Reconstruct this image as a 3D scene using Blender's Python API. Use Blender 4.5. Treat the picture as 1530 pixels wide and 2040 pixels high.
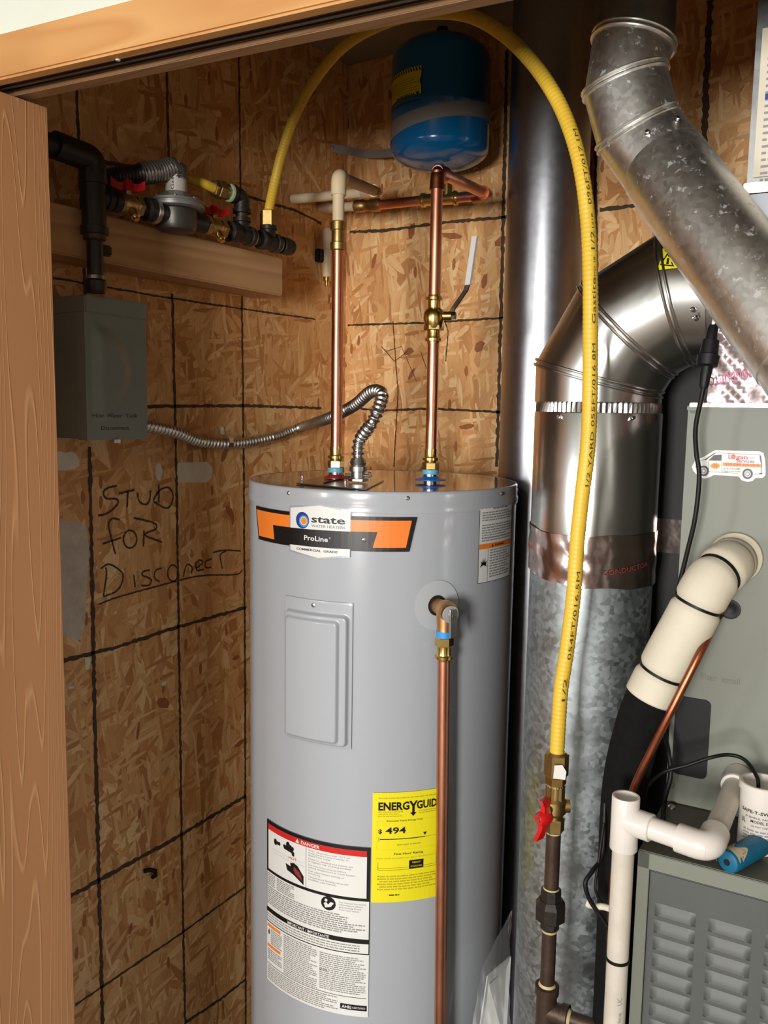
import bpy, bmesh, math, random
import numpy as np
from mathutils import Vector, Matrix
random.seed(7); rng = np.random.RandomState(7)
SC = bpy.context.scene
for o in list(bpy.data.objects): bpy.data.objects.remove(o)

# ------------------------------------------------------------------ camera
F = 1680.0
def _n(v): v = np.array(v, float); return v/np.linalg.norm(v)
_dn = _n((540-765, 15000-1020, F)); _up = -_dn
_y = np.array((1867-765, 828-1020, F)); _y = _n(_y-_up*np.dot(_y, _up)); _x = np.cross(_y, _up)
CR = np.array([_x, _y, _up]); CC = np.array([0, 0, 1.6])
cam = bpy.data.cameras.new('camera'); camo = bpy.data.objects.new('camera', cam); SC.collection.objects.link(camo)
cam.sensor_fit = 'VERTICAL'; cam.sensor_height = 24; cam.lens = F/2040*24; cam.clip_start = .02
camo.matrix_world = Matrix([[CR[i][0], -CR[i][1], -CR[i][2], CC[i]] for i in range(3)]+[[0, 0, 0, 1]])
SC.camera = camo
# ------------------------------------------------------------------ world, lights, exposure
w = bpy.data.worlds.new('world'); SC.world = w; w.use_nodes = True
w.node_tree.nodes['Background'].inputs[0].default_value = (.9, .95, 1, 1)
w.node_tree.nodes['Background'].inputs[1].default_value = .25
def area(name, loc, target, sx, sy, power, col):
    l = bpy.data.lights.new(name, 'AREA'); l.shape = 'RECTANGLE'; l.size = sx; l.size_y = sy; l.energy = power; l.color = col
    o = bpy.data.objects.new(name, l); SC.collection.objects.link(o); o.location = loc
    o.rotation_euler = (Vector(target)-Vector(loc)).to_track_quat('-Z', 'Y').to_euler()
area('window_daylight', (.25, -3.1, 1.50), (-.6, 1.4, 1.2), .60, 1.1, 166, (1, .97, .93))
area('side_window_daylight', (-2.15, -3.1, 1.55), (-.5, 1.3, 1.4), .45, 1.0, 44, (.95, .97, 1))
area('room_ceiling_lamp', (-.2, -1.5, 2.42), (-.2, -1.5, 0), .5, .5, 17, (1, .93, .84))
SC.view_settings.view_transform = 'Standard'; SC.view_settings.look = 'None'
SC.view_settings.exposure = 0.0; SC.view_settings.gamma = 1; SC.view_settings.use_curve_mapping = False
SC.cycles.max_bounces = 8; SC.cycles.caustics_reflective = False; SC.cycles.caustics_refractive = False

# ------------------------------------------------------------------ pixel -> point on a known plane of the place
def ray(px, py): return CR @ np.array([(px-765)/F, (py-1020)/F, 1.])
def D(px, py, d): r = ray(px, py); return CC+r*d/math.hypot(r[0], r[1])
def PX(px, py, X): r = ray(px, py); return CC+r*X/r[0]
def PY(px, py, Y): r = ray(px, py); return CC+r*Y/r[1]
def PZ(px, py, Z): r = ray(px, py); return CC+r*(Z-1.6)/r[2]
def PP(px, py, p0, nrm): r = ray(px, py); return CC+r*np.dot(np.array(p0)-CC, nrm)/np.dot(r, nrm)

# ------------------------------------------------------------------ materials
MATS = {}
def nodes(name):
    m = bpy.data.materials.new(name); m.use_nodes = True; nt = m.node_tree
    return m, nt, nt.nodes['Principled BSDF']
def N(nt, typ, **kw):
    n = nt.nodes.new(typ)
    for k, v in kw.items():
        if k == 'i':
            for a, b in v.items(): n.inputs[a].default_value = b
        else: setattr(n, k, v)
    return n
def ramp(nt, stops, interp='LINEAR'):
    r = nt.nodes.new('ShaderNodeValToRGB'); r.color_ramp.interpolation = interp
    e = r.color_ramp.elements
    while len(e) < len(stops): e.new(.5)
    for k, (p, c) in enumerate(stops): e[k].position = p; e[k].color = (c[0], c[1], c[2], 1)
    return r
def s2l(c): return tuple((x/255/12.92) if x/255 <= .04045 else ((x/255+.055)/1.055)**2.4 for x in c)
def mat(name, srgb, rough=.5, metal=0, coat=0, var=.0, vscale=30, bump=0, bscale=60, stretch=(1, 1, 1), spec=.5, trans=0, alpha=1, rvar=0):
    m, nt, b = nodes(name); L = nt.links; c = s2l(srgb)
    b.inputs['Base Color'].default_value = (*c, 1); b.inputs['Roughness'].default_value = rough
    b.inputs['Metallic'].default_value = metal; b.inputs['Coat Weight'].default_value = coat
    b.inputs['Coat Roughness'].default_value = .08; b.inputs['Specular IOR Level'].default_value = spec
    b.inputs['Transmission Weight'].default_value = trans; b.inputs['Alpha'].default_value = alpha
    if var or bump or rvar:
        tc = N(nt, 'ShaderNodeTexCoord'); mp = N(nt, 'ShaderNodeMapping'); mp.inputs['Scale'].default_value = stretch
        L.new(tc.outputs['Object'], mp.inputs['Vector'])
    if var or rvar:
        no = N(nt, 'ShaderNodeTexNoise', i={'Scale': vscale, 'Detail': 5, 'Roughness': .6}); L.new(mp.outputs[0], no.inputs['Vector'])
        if var:
            r = ramp(nt, [(.3, [x*(1-var) for x in c]), (.7, [min(1, x*(1+var)) for x in c])]); L.new(no.outputs[0], r.inputs[0]); L.new(r.outputs[0], b.inputs['Base Color'])
        if rvar:
            mr = N(nt, 'ShaderNodeMapRange', i={'From Min': .3, 'From Max': .7, 'To Min': max(.02, rough-rvar), 'To Max': rough+rvar}); L.new(no.outputs[0], mr.inputs[0]); L.new(mr.outputs[0], b.inputs['Roughness'])
    if bump:
        n2 = N(nt, 'ShaderNodeTexNoise', i={'Scale': bscale, 'Detail': 3}); L.new(mp.outputs[0], n2.inputs['Vector'])
        bp = N(nt, 'ShaderNodeBump', i={'Strength': bump, 'Distance': .003}); L.new(n2.outputs[0], bp.inputs['Height']); L.new(bp.outputs[0], b.inputs['Normal'])
    MATS[name] = m; return m
def osb(name, axes, tint=1.0, seed=0):
    m, nt, b = nodes(name); L = nt.links
    tc = N(nt, 'ShaderNodeTexCoord'); sp = N(nt, 'ShaderNodeSeparateXYZ'); L.new(tc.outputs['Object'], sp.inputs[0])
    cb = N(nt, 'ShaderNodeCombineXYZ'); L.new(sp.outputs[axes[0]], cb.inputs[0]); L.new(sp.outputs[axes[1]], cb.inputs[1])
    wn = N(nt, 'ShaderNodeTexNoise', i={'Scale': 14., 'Detail': 4}); L.new(cb.outputs[0], wn.inputs['Vector'])
    wv = N(nt, 'ShaderNodeVectorMath', operation='MULTIPLY_ADD'); wv.inputs[1].default_value = (.014, .014, 0); L.new(wn.outputs['Color'], wv.inputs[0]); L.new(cb.outputs[0], wv.inputs[2])
    pal = [(190, 134, 80), (222, 172, 116), (238, 198, 146), (226, 180, 124), (246, 212, 164), (222, 170, 114), (206, 148, 94)]
    cur = None; hcur = None
    R2 = random.Random(seed)
    specs = [(0, 7, 16), (78, 7, 28), (22, 8, 30), (112, 8, 32), (62, 9, 38), (94, 7, 40), (140, 13, 54), (84, 10, 70), (40, 14, 80), (8, 12, 100), (98, 14, 120)]
    for k, (ang, sl, sw) in enumerate(specs):
        mp = N(nt, 'ShaderNodeMapping'); mp.vector_type = 'TEXTURE' if False else 'POINT'
        mp.inputs['Rotation'].default_value = (0, 0, math.radians(-ang)); mp.inputs['Location'].default_value = (R2.random()*9, R2.random()*9, 0)
        L.new(wv.outputs[0], mp.inputs['Vector'])
        sc = N(nt, 'ShaderNodeVectorMath', operation='MULTIPLY'); sc.inputs[1].default_value = (sl, sw, 1); L.new(mp.outputs[0], sc.inputs[0])
        vo = N(nt, 'ShaderNodeTexVoronoi', voronoi_dimensions='2D', i={'Scale': 1., 'Randomness': 1.}); L.new(sc.outputs[0], vo.inputs['Vector'])
        s2 = N(nt, 'ShaderNodeSeparateColor'); L.new(vo.outputs['Color'], s2.inputs[0])
        stops = [(i/len(pal), s2l(c)) for i, c in enumerate(R2.sample(pal, len(pal)))]
        rp = ramp(nt, stops, 'LINEAR'); L.new(s2.outputs[0], rp.inputs[0])
        # grain along the flake
        g = N(nt, 'ShaderNodeVectorMath', operation='MULTIPLY'); g.inputs[1].default_value = (1.2, 7, 1); L.new(sc.outputs[0], g.inputs[0])
        gn = N(nt, 'ShaderNodeTexNoise', i={'Scale': 1., 'Detail': 4}); L.new(g.outputs[0], gn.inputs['Vector'])
        gm = N(nt, 'ShaderNodeMapRange', i={'From Min': .25, 'From Max': .75, 'To Min': .84, 'To Max': 1.14}); L.new(gn.outputs[0], gm.inputs[0])
        mu = N(nt, 'ShaderNodeMix', data_type='RGBA', blend_type='MULTIPLY'); mu.inputs[0].default_value = 1; L.new(rp.outputs[0], mu.inputs[6])
        L.new(gm.outputs[0], mu.inputs[7])
        if cur is None: cur = mu.outputs[2]; hcur = s2.outputs[1]; continue
        th = N(nt, 'ShaderNodeMath', operation='GREATER_THAN'); L.new(s2.outputs[1], th.inputs[0]); th.inputs[1].default_value = .58 if k < 6 else .76
        dn = N(nt, 'ShaderNodeMath', operation='LESS_THAN'); L.new(vo.outputs['Distance'], dn.inputs[0]); dn.inputs[1].default_value = .52
        an = N(nt, 'ShaderNodeMath', operation='MULTIPLY'); L.new(th.outputs[0], an.inputs[0]); L.new(dn.outputs[0], an.inputs[1])
        mx = N(nt, 'ShaderNodeMix', data_type='RGBA'); L.new(an.outputs[0], mx.inputs[0]); L.new(cur, mx.inputs[6]); L.new(mu.outputs[2], mx.inputs[7]); cur = mx.outputs[2]
        hm = N(nt, 'ShaderNodeMix', data_type='FLOAT'); L.new(an.outputs[0], hm.inputs[0]); L.new(hcur, hm.inputs[2]); L.new(s2.outputs[0], hm.inputs[3]); hcur = hm.outputs[0]
    # dark bark chips
    vo = N(nt, 'ShaderNodeTexVoronoi', voronoi_dimensions='2D', i={'Scale': 1.}); sc = N(nt, 'ShaderNodeVectorMath', operation='MULTIPLY'); sc.inputs[1].default_value = (46, 16, 1)
    L.new(wv.outputs[0], sc.inputs[0]); L.new(sc.outputs[0], vo.inputs['Vector']); s3 = N(nt, 'ShaderNodeSeparateColor'); L.new(vo.outputs['Color'], s3.inputs[0])
    a = N(nt, 'ShaderNodeMath', operation='GREATER_THAN'); a.inputs[1].default_value = .95; L.new(s3.outputs[0], a.inputs[0])
    a2 = N(nt, 'ShaderNodeMath', operation='LESS_THAN'); a2.inputs[1].default_value = .22; L.new(vo.outputs['Distance'], a2.inputs[0])
    a3 = N(nt, 'ShaderNodeMath', operation='MULTIPLY'); L.new(a.outputs[0], a3.inputs[0]); L.new(a2.outputs[0], a3.inputs[1])
    mx = N(nt, 'ShaderNodeMix', data_type='RGBA'); L.new(a3.outputs[0], mx.inputs[0]); L.new(cur, mx.inputs[6]); mx.inputs[7].default_value = (*s2l((170, 108, 64)), 1); cur = mx.outputs[2]
    mt = N(nt, 'ShaderNodeMix', data_type='RGBA', blend_type='MULTIPLY'); mt.inputs[0].default_value = 1; L.new(cur, mt.inputs[6]); mt.inputs[7].default_value = (tint*1.02, tint*.955, tint*.85, 1)
    L.new(mt.outputs[2], b.inputs['Base Color']); b.inputs['Roughness'].default_value = .6
    bp = N(nt, 'ShaderNodeBump', i={'Strength': .22, 'Distance': .0015}); L.new(hcur, bp.inputs['Height']); L.new(bp.outputs[0], b.inputs['Normal'])
    MATS[name] = m; return m
def wood(name, srgb, line, along='Z', dens=60, contrast=.5, rough=.45, emboss=.3, thin=True):
    m, nt, b = nodes(name); L = nt.links
    tc = N(nt, 'ShaderNodeTexCoord'); mp = N(nt, 'ShaderNodeMapping'); sc = {'Z': (1, 1, .05), 'X': (.05, 1, 1), 'Y': (1, .05, 1)}[along]
    mp.inputs['Scale'].default_value = sc; L.new(tc.outputs['Object'], mp.inputs['Vector'])
    n1 = N(nt, 'ShaderNodeTexNoise', i={'Scale': 9., 'Detail': 2}); L.new(mp.outputs[0], n1.inputs['Vector'])
    mm = N(nt, 'ShaderNodeMath', operation='MULTIPLY'); mm.inputs[1].default_value = dens*.35; L.new(n1.outputs[0], mm.inputs[0])
    fr = N(nt, 'ShaderNodeMath', operation='FRACT'); L.new(mm.outputs[0], fr.inputs[0])
    c0 = s2l(srgb); c1 = s2l(line)
    if thin: r = ramp(nt, [(0, c0), (.40, c0), (.5, c1), (.60, c0)])
    else: r = ramp(nt, [(0, c0), (.7, c1), (1, c0)])
    L.new(fr.outputs[0], r.inputs[0])
    n2 = N(nt, 'ShaderNodeTexNoise', i={'Scale': 5., 'Detail': 3}); L.new(mp.outputs[0], n2.inputs['Vector'])
    mr = N(nt, 'ShaderNodeMapRange', i={'From Min': .3, 'From Max': .7, 'To Min': .88, 'To Max': 1.1}); L.new(n2.outputs[0], mr.inputs[0])
    mu = N(nt, 'ShaderNodeMix', data_type='RGBA', blend_type='MULTIPLY'); mu.inputs[0].default_value = 1; L.new(r.outputs[0], mu.inputs[6]); L.new(mr.outputs[0], mu.inputs[7])
    L.new(mu.outputs[2], b.inputs['Base Color']); b.inputs['Roughness'].default_value = rough
    r2 = ramp(nt, [(0, (0, 0, 0)), (.4, (0, 0, 0)), (.5, (1, 1, 1)), (.6, (0, 0, 0))]); L.new(fr.outputs[0], r2.inputs[0])
    bp = N(nt, 'ShaderNodeBump', i={'Strength': emboss, 'Distance': .001}); L.new(r2.outputs[0], bp.inputs['Height']); L.new(bp.outputs[0], b.inputs['Normal'])
    MATS[name] = m; return m
def galv(name, srgb, rough=.32, spangle=.25, scale=55, spots=0, bump=.02):
    m, nt, b = nodes(name); L = nt.links; c = s2l(srgb); b.inputs['Metallic'].default_value = 1
    tc = N(nt, 'ShaderNodeTexCoord')
    n0 = N(nt, 'ShaderNodeTexNoise', i={'Scale': 18., 'Detail': 3}); L.new(tc.outputs['Object'], n0.inputs['Vector'])
    ad = N(nt, 'ShaderNodeVectorMath', operation='MULTIPLY_ADD'); ad.inputs[1].default_value = (.02,)*3; L.new(n0.outputs['Color'], ad.inputs[0]); L.new(tc.outputs['Object'], ad.inputs[2])
    vo = N(nt, 'ShaderNodeTexVoronoi', i={'Scale': scale}); L.new(ad.outputs[0], vo.inputs['Vector'])
    s = N(nt, 'ShaderNodeSeparateColor'); L.new(vo.outputs['Color'], s.inputs[0])
    no = N(nt, 'ShaderNodeTexNoise', i={'Scale': 12., 'Detail': 6, 'Roughness': .7}); L.new(tc.outputs['Object'], no.inputs['Vector'])
    av = N(nt, 'ShaderNodeMath', operation='MULTIPLY_ADD'); av.inputs[1].default_value = .45; L.new(s.outputs[0], av.inputs[0]); L.new(no.outputs[0], av.inputs[2])
    r = ramp(nt, [(.35, [x*(1-spangle) for x in c]), (1.0, [min(1, x*(1+spangle)) for x in c])]); L.new(av.outputs[0], r.inputs[0])
    last = r.outputs[0]
    mr = N(nt, 'ShaderNodeMapRange', i={'From Min': .3, 'From Max': 1., 'To Min': rough-.3*spangle, 'To Max': rough+.6*spangle}); L.new(av.outputs[0], mr.inputs[0]); rl = mr.outputs[0]
    if spots:
        n3 = N(nt, 'ShaderNodeTexNoise', i={'Scale': 70., 'Detail': 4, 'Roughness': .7}); L.new(tc.outputs['Object'], n3.inputs['Vector'])
        r3 = ramp(nt, [(.60, (0, 0, 0)), (.68, (1, 1, 1))]); L.new(n3.outputs[0], r3.inputs[0])
        mx = N(nt, 'ShaderNodeMix', data_type='RGBA'); L.new(r3.outputs[0], mx.inputs[0]); L.new(last, mx.inputs[6]); mx.inputs[7].default_value = (.6, .62, .62, 1); last = mx.outputs[2]
        m2 = N(nt, 'ShaderNodeMath', operation='MULTIPLY_ADD'); m2.inputs[1].default_value = .35; L.new(r3.outputs[0], m2.inputs[0]); L.new(rl, m2.inputs[2]); rl = m2.outputs[0]
    L.new(last, b.inputs['Base Color']); L.new(rl, b.inputs['Roughness'])
    if bump:
        bp = N(nt, 'ShaderNodeBump', i={'Strength': bump*8, 'Distance': .001}); L.new(av.outputs[0], bp.inputs['Height']); L.new(bp.outputs[0], b.inputs['Normal'])
    MATS[name] = m; return m

osb('osb_left', ('Y', 'Z'), .98, 3); osb('osb_back', ('X', 'Z'), 1.06, 11)
mat('marker', (72, 56, 40), .8); mat('patch', (232, 224, 208), .6, var=.08); mat('patch_grey', (204, 192, 176), .7, var=.15, vscale=40)
mat('drywall', (206, 208, 194), .85, bump=.1, bscale=300); mat('room_wall', (168, 166, 160), .9, var=.03); mat('room_floor', (92, 80, 68), .7, var=.15)
mat('ceiling_paint', (150, 146, 136), .9, bump=.1, bscale=200); mat('concrete', (120, 116, 108), .9, var=.1)
wood('door_wood', (188, 134, 90), (204, 154, 110), 'Z', 95, emboss=.4); wood('casing_wood', (200, 150, 92), (186, 132, 76), 'X', 26, emboss=.05, thin=False)
wood('dark_strip_wood', (146, 110, 76), (120, 88, 60), 'X', 40, emboss=.05); wood('lumber', (214, 168, 118), (196, 146, 98), 'Y', 26, rough=.75, thin=False)
mat('track_metal', (110, 92, 80), .5, .7); mat('white_plastic', (228, 226, 220), .35); mat('caulk', (232, 234, 222), .6)
mat('tank_paint', (172, 176, 182), .22, coat=.35, bump=.012, bscale=120); mat('lid_paint', (122, 122, 120), .09, coat=.6, bump=.01, bscale=30)
mat('panel_paint', (172, 176, 182), .3, coat=.2); mat('disc_grey', (180, 184, 188), .45)
mat('steel', (190, 192, 194), .25, 1, var=.1, vscale=80); mat('chrome', (215, 217, 220), .12, 1); mat('zinc', (206, 206, 204), .3, 1, var=.15, vscale=60)
mat('copper', (224, 154, 124), .34, 1, var=.12, vscale=14, rvar=.08, stretch=(1, 1, .4)); mat('copper_dark', (164, 98, 70), .34, 1, var=.2, vscale=25)
mat('brass', (226, 192, 116), .24, 1, var=.12, vscale=40); mat('brass_dull', (184, 154, 98), .4, 1, var=.2, vscale=60); mat('bronze', (214, 164, 112), .42, 1, var=.12, vscale=50)
mat('black_iron', (44, 38, 34), .42, .3, var=.25, vscale=60, bump=.1, bscale=200); mat('brown_iron', (74, 58, 48), .45, .5, var=.25, vscale=40, bump=.08, bscale=150)
mat('pipe_dope', (190, 178, 130), .6, var=.15, vscale=200); mat('dope_green', (150, 170, 130), .6, var=.15, vscale=200)
mat('csst_yellow', (226, 186, 60), .42, var=.05, vscale=10); mat('csst_print', (60, 52, 24), .6)
mat('red_plastic', (200, 26, 28), .3, coat=.3); mat('cpvc', (226, 206, 168), .35, var=.05, vscale=30); mat('cpvc_dirty', (196, 168, 136), .5, var=.12, vscale=30)
mat('pvc', (214, 208, 200), .28, var=.03, vscale=20); mat('pvc_old', (196, 188, 174), .4, var=.08, vscale=30); mat('foam_white', (206, 198, 178), .75, var=.04, vscale=20, bump=.15, bscale=60)
mat('foam_black', (17, 16, 15), .9, spec=.15, var=.3, vscale=60, bump=.2, bscale=100); mat('rubber', (12, 11, 11), .5, spec=.3); mat('black_plastic', (16, 16, 19), .5, spec=.3)
mat('blue_paint', (0, 112, 176), .2, coat=.4); mat('blue_plastic', (20, 110, 200), .35); mat('blue_tape', (52, 150, 230), .5); mat('blue_tool', (0, 92, 124), .45, var=.2, vscale=40)
mat('tool_wear', (196, 180, 150), .7, var=.2, vscale=60); mat('strap_grey', (150, 146, 142), .45, .1)
mat('cabinet', (116, 119, 108), .5, var=.04, vscale=8, bump=.02, bscale=400); mat('cabinet_dark', (78, 81, 78), .5, var=.06, vscale=8); mat('cabinet_top', (84, 83, 71), .55, var=.12, vscale=14)
mat('box_grey', (138, 146, 140), .42, var=.06, vscale=12); mat('box_ink', (60, 60, 58), .7)
galv('galv_smooth', (176, 178, 184), .34, .04, 90, bump=.0); galv('galv_spangle', (178, 186, 188), .42, .20, 130, bump=.02); galv('galv_shiny', (206, 206, 202), .24, .035, 12, bump=.0)
galv('galv_spotty', (236, 235, 230), .36, .08, 160, spots=1, bump=.0); galv('galv_old', (140, 142, 142), .42, .08, 120, bump=.01)
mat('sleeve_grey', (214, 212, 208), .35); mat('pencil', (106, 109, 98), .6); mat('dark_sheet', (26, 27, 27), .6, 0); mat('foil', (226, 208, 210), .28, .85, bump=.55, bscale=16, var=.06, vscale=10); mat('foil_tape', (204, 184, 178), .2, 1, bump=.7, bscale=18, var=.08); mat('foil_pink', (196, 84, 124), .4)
mat('label_white', (226, 226, 222), .45); mat('label_black', (22, 18, 18), .4); mat('label_orange', (242, 130, 46), .4); mat('label_red', (206, 36, 36), .4)
mat('label_yellow', (240, 226, 32), .45); mat('label_fine', (142, 140, 138), .6); mat('label_silver', (176, 178, 180), .3, .3); mat('label_navy', (28, 62, 140), .4); mat('label_cyan', (60, 150, 210), .4)
mat('yel_fine', (186, 172, 26), .6); mat('yel_dim', (214, 196, 30), .5); mat('label_grey', (140, 138, 150), .5); mat('amber', (232, 150, 50), .5); mat('rust_hand', (140, 50, 46), .5)
mat('reg_grey', (148, 146, 142), .38, .6, var=.1, vscale=60); mat('reg_label', (196, 190, 180), .4, .2); mat('tape_silver', (150, 146, 142), .25, .8, bump=.5, bscale=40)
mat('paper', (222, 212, 190), .7, var=.06, vscale=14); mat('plenum_grey', (150, 154, 160), .45, .4, var=.05); mat('flex_dark', (70, 66, 62), .4, .6)
mat('collar_red', (168, 36, 40), .35); mat('collar_blue', (24, 110, 200), .35); mat('sleeve_blue', (110, 180, 210), .4); mat('ring_yellow', (240, 190, 60), .4)
mat('dark_hole', (12, 10, 10), .9); mat('oring_blue', (20, 90, 200), .4)
mm_, nt_, b_ = nodes('clear_film'); b_.inputs['Base Color'].default_value = (.92, .94, .96, 1); b_.inputs['Roughness'].default_value = .08; b_.inputs['Alpha'].default_value = .28; b_.inputs['Specular IOR Level'].default_value = .9
MATS['clear_film'] = mm_

# ------------------------------------------------------------------ mesh helpers
def nz(v): v = Vector(v); return v.normalized()
def frame(d):
    d = nz(d); a = Vector((0, 0, 1)) if abs(d.z) < .9 else Vector((1, 0, 0))
    u = d.cross(a).normalized(); return u, d.cross(u).normalized(), d
class MB:
    def __init__(s, m=None): s.v = []; s.f = []; s.mi = []; s.sm = []; s.mats = []; s.cur = 0; m and s.use(m)
    def use(s, m):
        if m not in s.mats: s.mats.append(m)
        s.cur = s.mats.index(m); return s
    def add(s, vs, fs, smooth=False):
        b = len(s.v); s.v += [tuple(float(c) for c in p) for p in vs]
        for f in fs: s.f.append([b+i for i in f]); s.mi.append(s.cur); s.sm.append(smooth)
        return s
    def box(s, lo, hi, bev=0, M=None):
        bm = bmesh.new(); bmesh.ops.create_cube(bm, size=1)
        lo = Vector(lo); hi = Vector(hi); c = (lo+hi)/2; d = hi-lo
        for v in bm.verts: v.co = Vector((v.co.x*d.x, v.co.y*d.y, v.co.z*d.z))+c
        if bev: bmesh.ops.bevel(bm, geom=bm.edges[:], offset=bev, segments=2, affect='EDGES')
        vs = [(M @ v.co) if M else v.co.copy() for v in bm.verts]; bm.verts.index_update()
        s.add(vs, [[v.index for v in f.verts] for f in bm.faces]); bm.free(); return s
    def rings(s, rs, caps=True, smooth=True, close=True):
        n = len(rs[0]); vs = [p for r in rs for p in r]; fs = []
        for i in range(len(rs)-1):
            for k in range(n if close else n-1):
                a, b2 = i*n+k, i*n+(k+1) % n; fs.append([a, b2, b2+n, a+n])
        if caps: fs.append(list(range(n-1, -1, -1))); fs.append([(len(rs)-1)*n+k for k in range(n)])
        return s.add(vs, fs, smooth)
    def tube(s, path, r, seg=18, caps=True, smooth=True):
        P = [Vector(p) for p in path]; n = len(P); rr = list(r) if hasattr(r, '__len__') else [r]*n
        if len(rr) != n: rr = [rr[min(len(rr)-1, round(i*(len(rr)-1)/max(1, n-1)))] for i in range(n)]
        T = [(P[min(i+1, n-1)]-P[max(i-1, 0)]).normalized() for i in range(n)]
        u = frame(T[0])[0]; rs = []
        for i in range(n):
            u = (u-T[i]*u.dot(T[i])).normalized(); v = T[i].cross(u)
            rs.append([P[i]+(u*math.cos(2*math.pi*k/seg)+v*math.sin(2*math.pi*k/seg))*rr[i] for k in range(seg)])
        return s.rings(rs, caps, smooth)
    def lathe(s, p, d, prof, seg=28, smooth=True, rot=0):
        p = Vector(p); u, v, d = frame(d)
        rs = [[p+d*h+(u*math.cos(2*math.pi*k/seg+rot)+v*math.sin(2*math.pi*k/seg+rot))*max(r, 1e-5) for k in range(seg)] for h, r in prof]
        return s.rings(rs, True, smooth)
    def cyl(s, a, b, r, seg=20, smooth=True, bev=0):
        a = Vector(a); b = Vector(b); L = (b-a).length
        pr = [(0, r), (L, r)] if not bev else [(0, r-bev), (bev, r), (L-bev, r), (L, r-bev)]
        return s.lathe(a, b-a, pr, seg, smooth)
    def mitre(s, path, r, seg=40, caps=False, r2=None):
        P = [Vector(p) for p in path]; n = len(P); u0, v0, d = frame(P[1]-P[0]); rs = []
        base = [P[0]+(u0*math.cos(2*math.pi*k/seg)+v0*math.sin(2*math.pi*k/seg))*r for k in range(seg)]; rs.append(base); cur = base
        for i in range(1, n):
            d = (P[i]-P[i-1]).normalized()
            nrm = d if i == n-1 else (d+(P[i+1]-P[i]).normalized()).normalized()
            cur = [q+d*((P[i]-q).dot(nrm)/d.dot(nrm)) for q in cur]; rs.append(cur)
        for i in range(n-1): s.rings([rs[i], rs[i+1]], False, True)
        return rs
    def quad(s, a, b, c, d): return s.add([a, b, c, d], [[0, 1, 2, 3]])
    def grid(s, fn, nu, nv, smooth=True):
        vs = [fn(i/nu, j/nv) for j in range(nv+1) for i in range(nu+1)]
        fs = [[j*(nu+1)+i, j*(nu+1)+i+1, (j+1)*(nu+1)+i+1, (j+1)*(nu+1)+i] for j in range(nv) for i in range(nu)]
        return s.add(vs, fs, smooth)
    def rect(s, mp, x0, x1, y0, y1, off=0, nu=1, nv=1): return s.grid(lambda a, b: mp(x0+(x1-x0)*a, y0+(y1-y0)*b, off), nu, nv, False)
    def poly(s, mp, pts, off=0, sub=None):
        bm = bmesh.new(); vs = [bm.verts.new((x, y, 0)) for x, y in pts]; f = bm.faces.new(vs); bmesh.ops.triangulate(bm, faces=[f])
        if sub:
            xs = [p[0] for p in pts]; x = math.floor(min(xs)/sub)*sub
            while x < max(xs):
                bmesh.ops.bisect_plane(bm, geom=bm.verts[:]+bm.edges[:]+bm.faces[:], plane_co=(x, 0, 0), plane_no=(1, 0, 0)); x += sub
        bm.verts.index_update(); s.add([mp(v.co.x, v.co.y, off) for v in bm.verts], [[v.index for v in f.verts] for f in bm.faces]); bm.free(); return s
    def ribbon(s, pts, wd, mp, off=.0006, jag=.25, step=.004):
        """hand drawn stroke on a surface; pts in surface coordinates"""
        out = []
        for a, b in zip(pts[:-1], pts[1:]):
            n = max(1, int(math.hypot(b[0]-a[0], b[1]-a[1])/step))
            out += [(a[0]+(b[0]-a[0])*k/n, a[1]+(b[1]-a[1])*k/n) for k in range(n)]
        out.append(pts[-1]); vs = []
        for i, p in enumerate(out):
            a = out[max(i-1, 0)]; b = out[min(i+1, len(out)-1)]; l = math.hypot(b[0]-a[0], b[1]-a[1]) or 1
            nx, ny = -(b[1]-a[1])/l, (b[0]-a[0])/l
            h1 = wd/2*(1+random.uniform(-jag, jag)*1.5); h2 = wd/2*(1+random.uniform(-jag, jag)*1.5)
            vs += [mp(p[0]+nx*h1, p[1]+ny*h1, off), mp(p[0]-nx*h2, p[1]-ny*h2, off)]
        s.add(vs, [[2*i, 2*i+1, 2*i+3, 2*i+2] for i in range(len(out)-1)]); return s
    def text(s, t, mp, x, y, h, off=.0004, align='L', wd=None, rot=0, bold=0, sx=1):
        v, f, W = glyphs(t, bold); k = h/.73; kx = k*sx
        if wd: kx = wd/W
        x0 = -W*kx*{'L': 0, 'C': .5, 'R': 1}[align]; c, sn = math.cos(rot), math.sin(rot)
        s.add([mp(x+(a*kx+x0)*c-(b*k)*sn, y+(a*kx+x0)*sn+(b*k)*c, off) for a, b in v], f); return s
    def fine(s, mp, x0, x1, ys, h, off=.0004, fill=.9, seed=1):
        r = random.Random(seed)
        for y in ys:
            x = x0; end = x1-(x1-x0)*(r.random()*.25 if r.random() < .4 else 0)*fill
            while x < end:
                wl = h*r.uniform(1.2, 5); s.rect(mp, x, min(x+wl, end), y, y+h, off); x += wl+h*.7
        return s
    def build(s, name, parent=None, label=None, base=None, sharp=38):
        me = bpy.data.meshes.new(name)
        root = parent
        b = np.array(parent['_b'] if parent is not None else (base if base is not None else (np.mean(np.array(s.v), axis=0)*[1, 1, 0]+[0, 0, min(p[2] for p in s.v)])))
        me.from_pydata([tuple(np.array(p)-b) for p in s.v], [], s.f)
        for m in s.mats: me.materials.append(MATS[m])
        me.polygons.foreach_set('material_index', s.mi); me.polygons.foreach_set('use_smooth', s.sm)
        bm = bmesh.new(); bm.from_mesh(me); bmesh.ops.recalc_face_normals(bm, faces=bm.faces); bm.to_mesh(me); bm.free()
        me.set_sharp_from_angle(angle=math.radians(sharp)); me.polygons.foreach_set('use_smooth', s.sm)
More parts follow.
